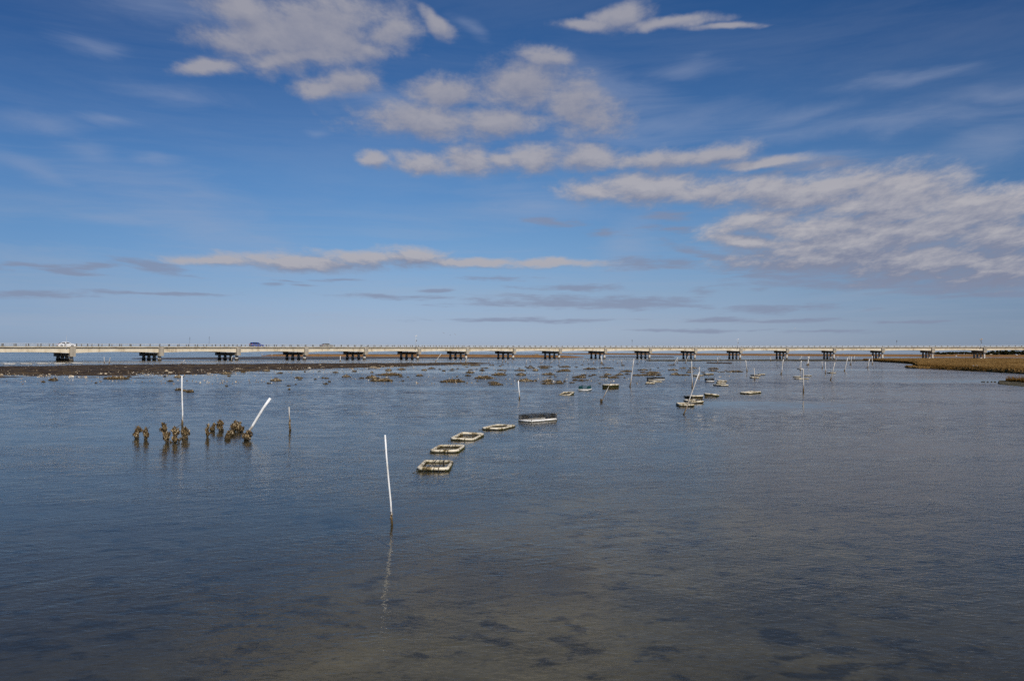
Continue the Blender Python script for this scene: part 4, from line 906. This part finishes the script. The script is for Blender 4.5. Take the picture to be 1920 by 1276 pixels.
bird(93.3,683.2,'white gull standing beyond the mudflat beside the low floats',z=.0,size=.5,yaw=1.2)
bird(114,682.8,'grey gull standing in front of the fourth low float',z=.0,size=.28,yaw=.3,mat='feather_grey')
bird(353.3,670.2,'white gull on the distant grey mud left of the third pier',z=.15,size=.45,yaw=.2)
bird(346.3,681.2,'gull at the far edge of the mudflat right of the leaning stake',z=.12,size=.4,yaw=.1)
bird(1228.4,707.6,'white gull perched on the low dark net cage',z=.30,size=.34,yaw=1.4)
bird(1825.5,687.8,'left one of two white gulls standing in the marsh grass',z=.62,size=.46,yaw=1.5)
bird(1832,687.6,'right one of two white gulls standing in the marsh grass',z=.62,size=.44,yaw=1.2)
# ---------------------------------------------------------------- far structures
def blind(px,py,w,h,label,z=.8,kind='box',mat='wood'):
    p=at(px,py,z) ; q=p.y/F; W_=w*q; H_=h*q; e=empty('duck_blind',p)
    if kind=='box':
        b=MB(); b.box((0,0,H_*.42),(W_,W_*.6,H_*.6)); b.build('wall',M[mat],e)
        b=MB(); b.box((0,0,H_*.78),(W_*1.15,W_*.75,H_*.12),mat=Matrix.Rotation(R(5),3,'Y')); b.build('roof',M['sand'],e)
        b=MB(); b.box((W_*.2,-W_*.305,H_*.5),(W_*.3,.03,H_*.25)); b.build('opening',M['net'],e)
    else:
        for sx in(-.5,0,.5):
            for sy in(-.3,.3):
                b=MB(); b.tube([(sx*W_,sy*W_,-.9),(sx*W_,sy*W_,H_)],.12,5); b.build('post',M['wood'],e)
        b=MB(); b.box((0,0,H_*.45),(W_,W_*.62,.15)); b.box((-W_*.1,0,H_*.8),(W_*.85,W_*.62,.12))
        for k in range(9): b.box((-W_*.45+W_*.1*k,-W_*.3,H_*.65),(W_*.05,.05,H_*.35))
        b.build('platform',M['wood'],e)
    tag(e,label,'duck blind','duck blinds on the marsh')
blind(1006.5,665.5,8,2.8,'low pale hut on the marsh island under a bridge span near centre',0.3)
blind(1070.5,665.6,7,4.4,'open wooden platform on posts seen under a bridge span',0.2,'frame')
blind(733.5,665.0,7,1.9,'low brown hut on the left marsh island',.8)
blind(1516.8,663.4,1.6,1.8,'small brown box blind on the far marsh above the crossed stakes',.8)
blind(1580.5,664.4,2.4,2.4,'brown blind with pale side on the far marsh at right',.8)
blind(1792.8,667.6,2.2,1.9,'small white hut on the far marsh at right',.8,mat='feather')
# ---------------------------------------------------------------- far woods and houses on the right
def wood(x0,x1,Y,hfun,label,seed,n_,cs=1.3):
    r=random.Random(seed); b=MB()
    for i in range(n_):
        px=r.uniform(x0,x1); h=hfun(px)*r.uniform(.55,1.15); x=(px-960)/F*Y; y=Y+r.uniform(-30,60)
        # trunk
        b.tube([(x,y,-.5),(x,y,h*.6)],[.35,.15],4,mi=1)
        cr=h*r.uniform(.22,.36); cz=h*.68
        for k in range(46):
            u=Vector((r.gauss(0,1),r.gauss(0,1),r.gauss(0,1))); u.normalize(); u*=r.random()**.4
            c=Vector((x+u.x*cr,y+u.y*cr,cz+u.z*h*.36)); s_=r.uniform(.5,1.)*cs; Mx=rrot(r)
            k0=len(b.v)
            for q in((-1,-.6,0),(1,-.5,0),(.7,.8,0),(-.8,.6,.2)): b.v.append(c+Mx@Vector(q)*s_)
            b.f.append([k0,k0+1,k0+2,k0+3]); b.m.append(0)
    o=b.build('woodland',[M['leaf'],M['bark']]); tag(o,label,'woodland',kind='stuff')
def hA(px):
    t=(px-1856)/30; return 4+7.0*max(0,min(1,t))+1.5*math.sin(px*.21)
land=terrain('far_shore',[(1745,663.4),(1800,663.7),(2200,665.2)],[(1745,664.0),(1800,664.8),(1920,665.6),(2200,667.0)],.5,M['grass_far'],60,8,.1,(.01,.01),.2,77)
wood(1852,2120,1900,hA,'dense dark pine wood on the far shore at the right edge',1,420,1.8)
wood(1757,1779,2500,lambda p:8*math.exp(-((p-1761)/6)**2)+2.5,'small dark tree group on the far shore left of the last pier',2,40,2.0)
wood(1752,1860,3600,lambda p:6+5*math.sin((p-1752)/108*3.14),'faint low tree line far off between the last two piers',3,190,3.)
def house(px,py,w,h,Y,label,wallm,roofm):
    p=atY(px,py,Y); p.z=.5; W_=w/F*Y; H_=h/F*Y; e=empty('house',p)
    b=MB(); b.box((0,0,H_*.3),(W_,W_*.7,H_*.6)); b.build('wall',M[wallm],e)
    b=MB(); y=W_*.4; x=W_*.55
    b.v+=[Vector(q) for q in((-x,-y,H_*.58),(x,-y,H_*.58),(x,y,H_*.58),(-x,y,H_*.58),(-x,0,H_*1.05),(x,0,H_*1.05))]; b.f+=[[0,1,5,4],[2,3,4,5],[0,4,3],[1,2,5],[3,2,1,0]]; b.m+=[0]*5; b.build('roof',M[roofm],e)
    for k in(-.3,0,.3):
        b=MB(); b.box((k*W_,-W_*.352,H_*.33),(W_*.1,.06,H_*.2)); b.build('window',M['glass'],e)
    tag(e,label,'house','houses on the far shore')
house(1858,664,3.6,1.9,1800,'small house with tan roof before the far woods, left of two','wood','sand')
house(1906,664,3.0,1.6,1800,'small pale house before the far woods, right of two','feather','post')
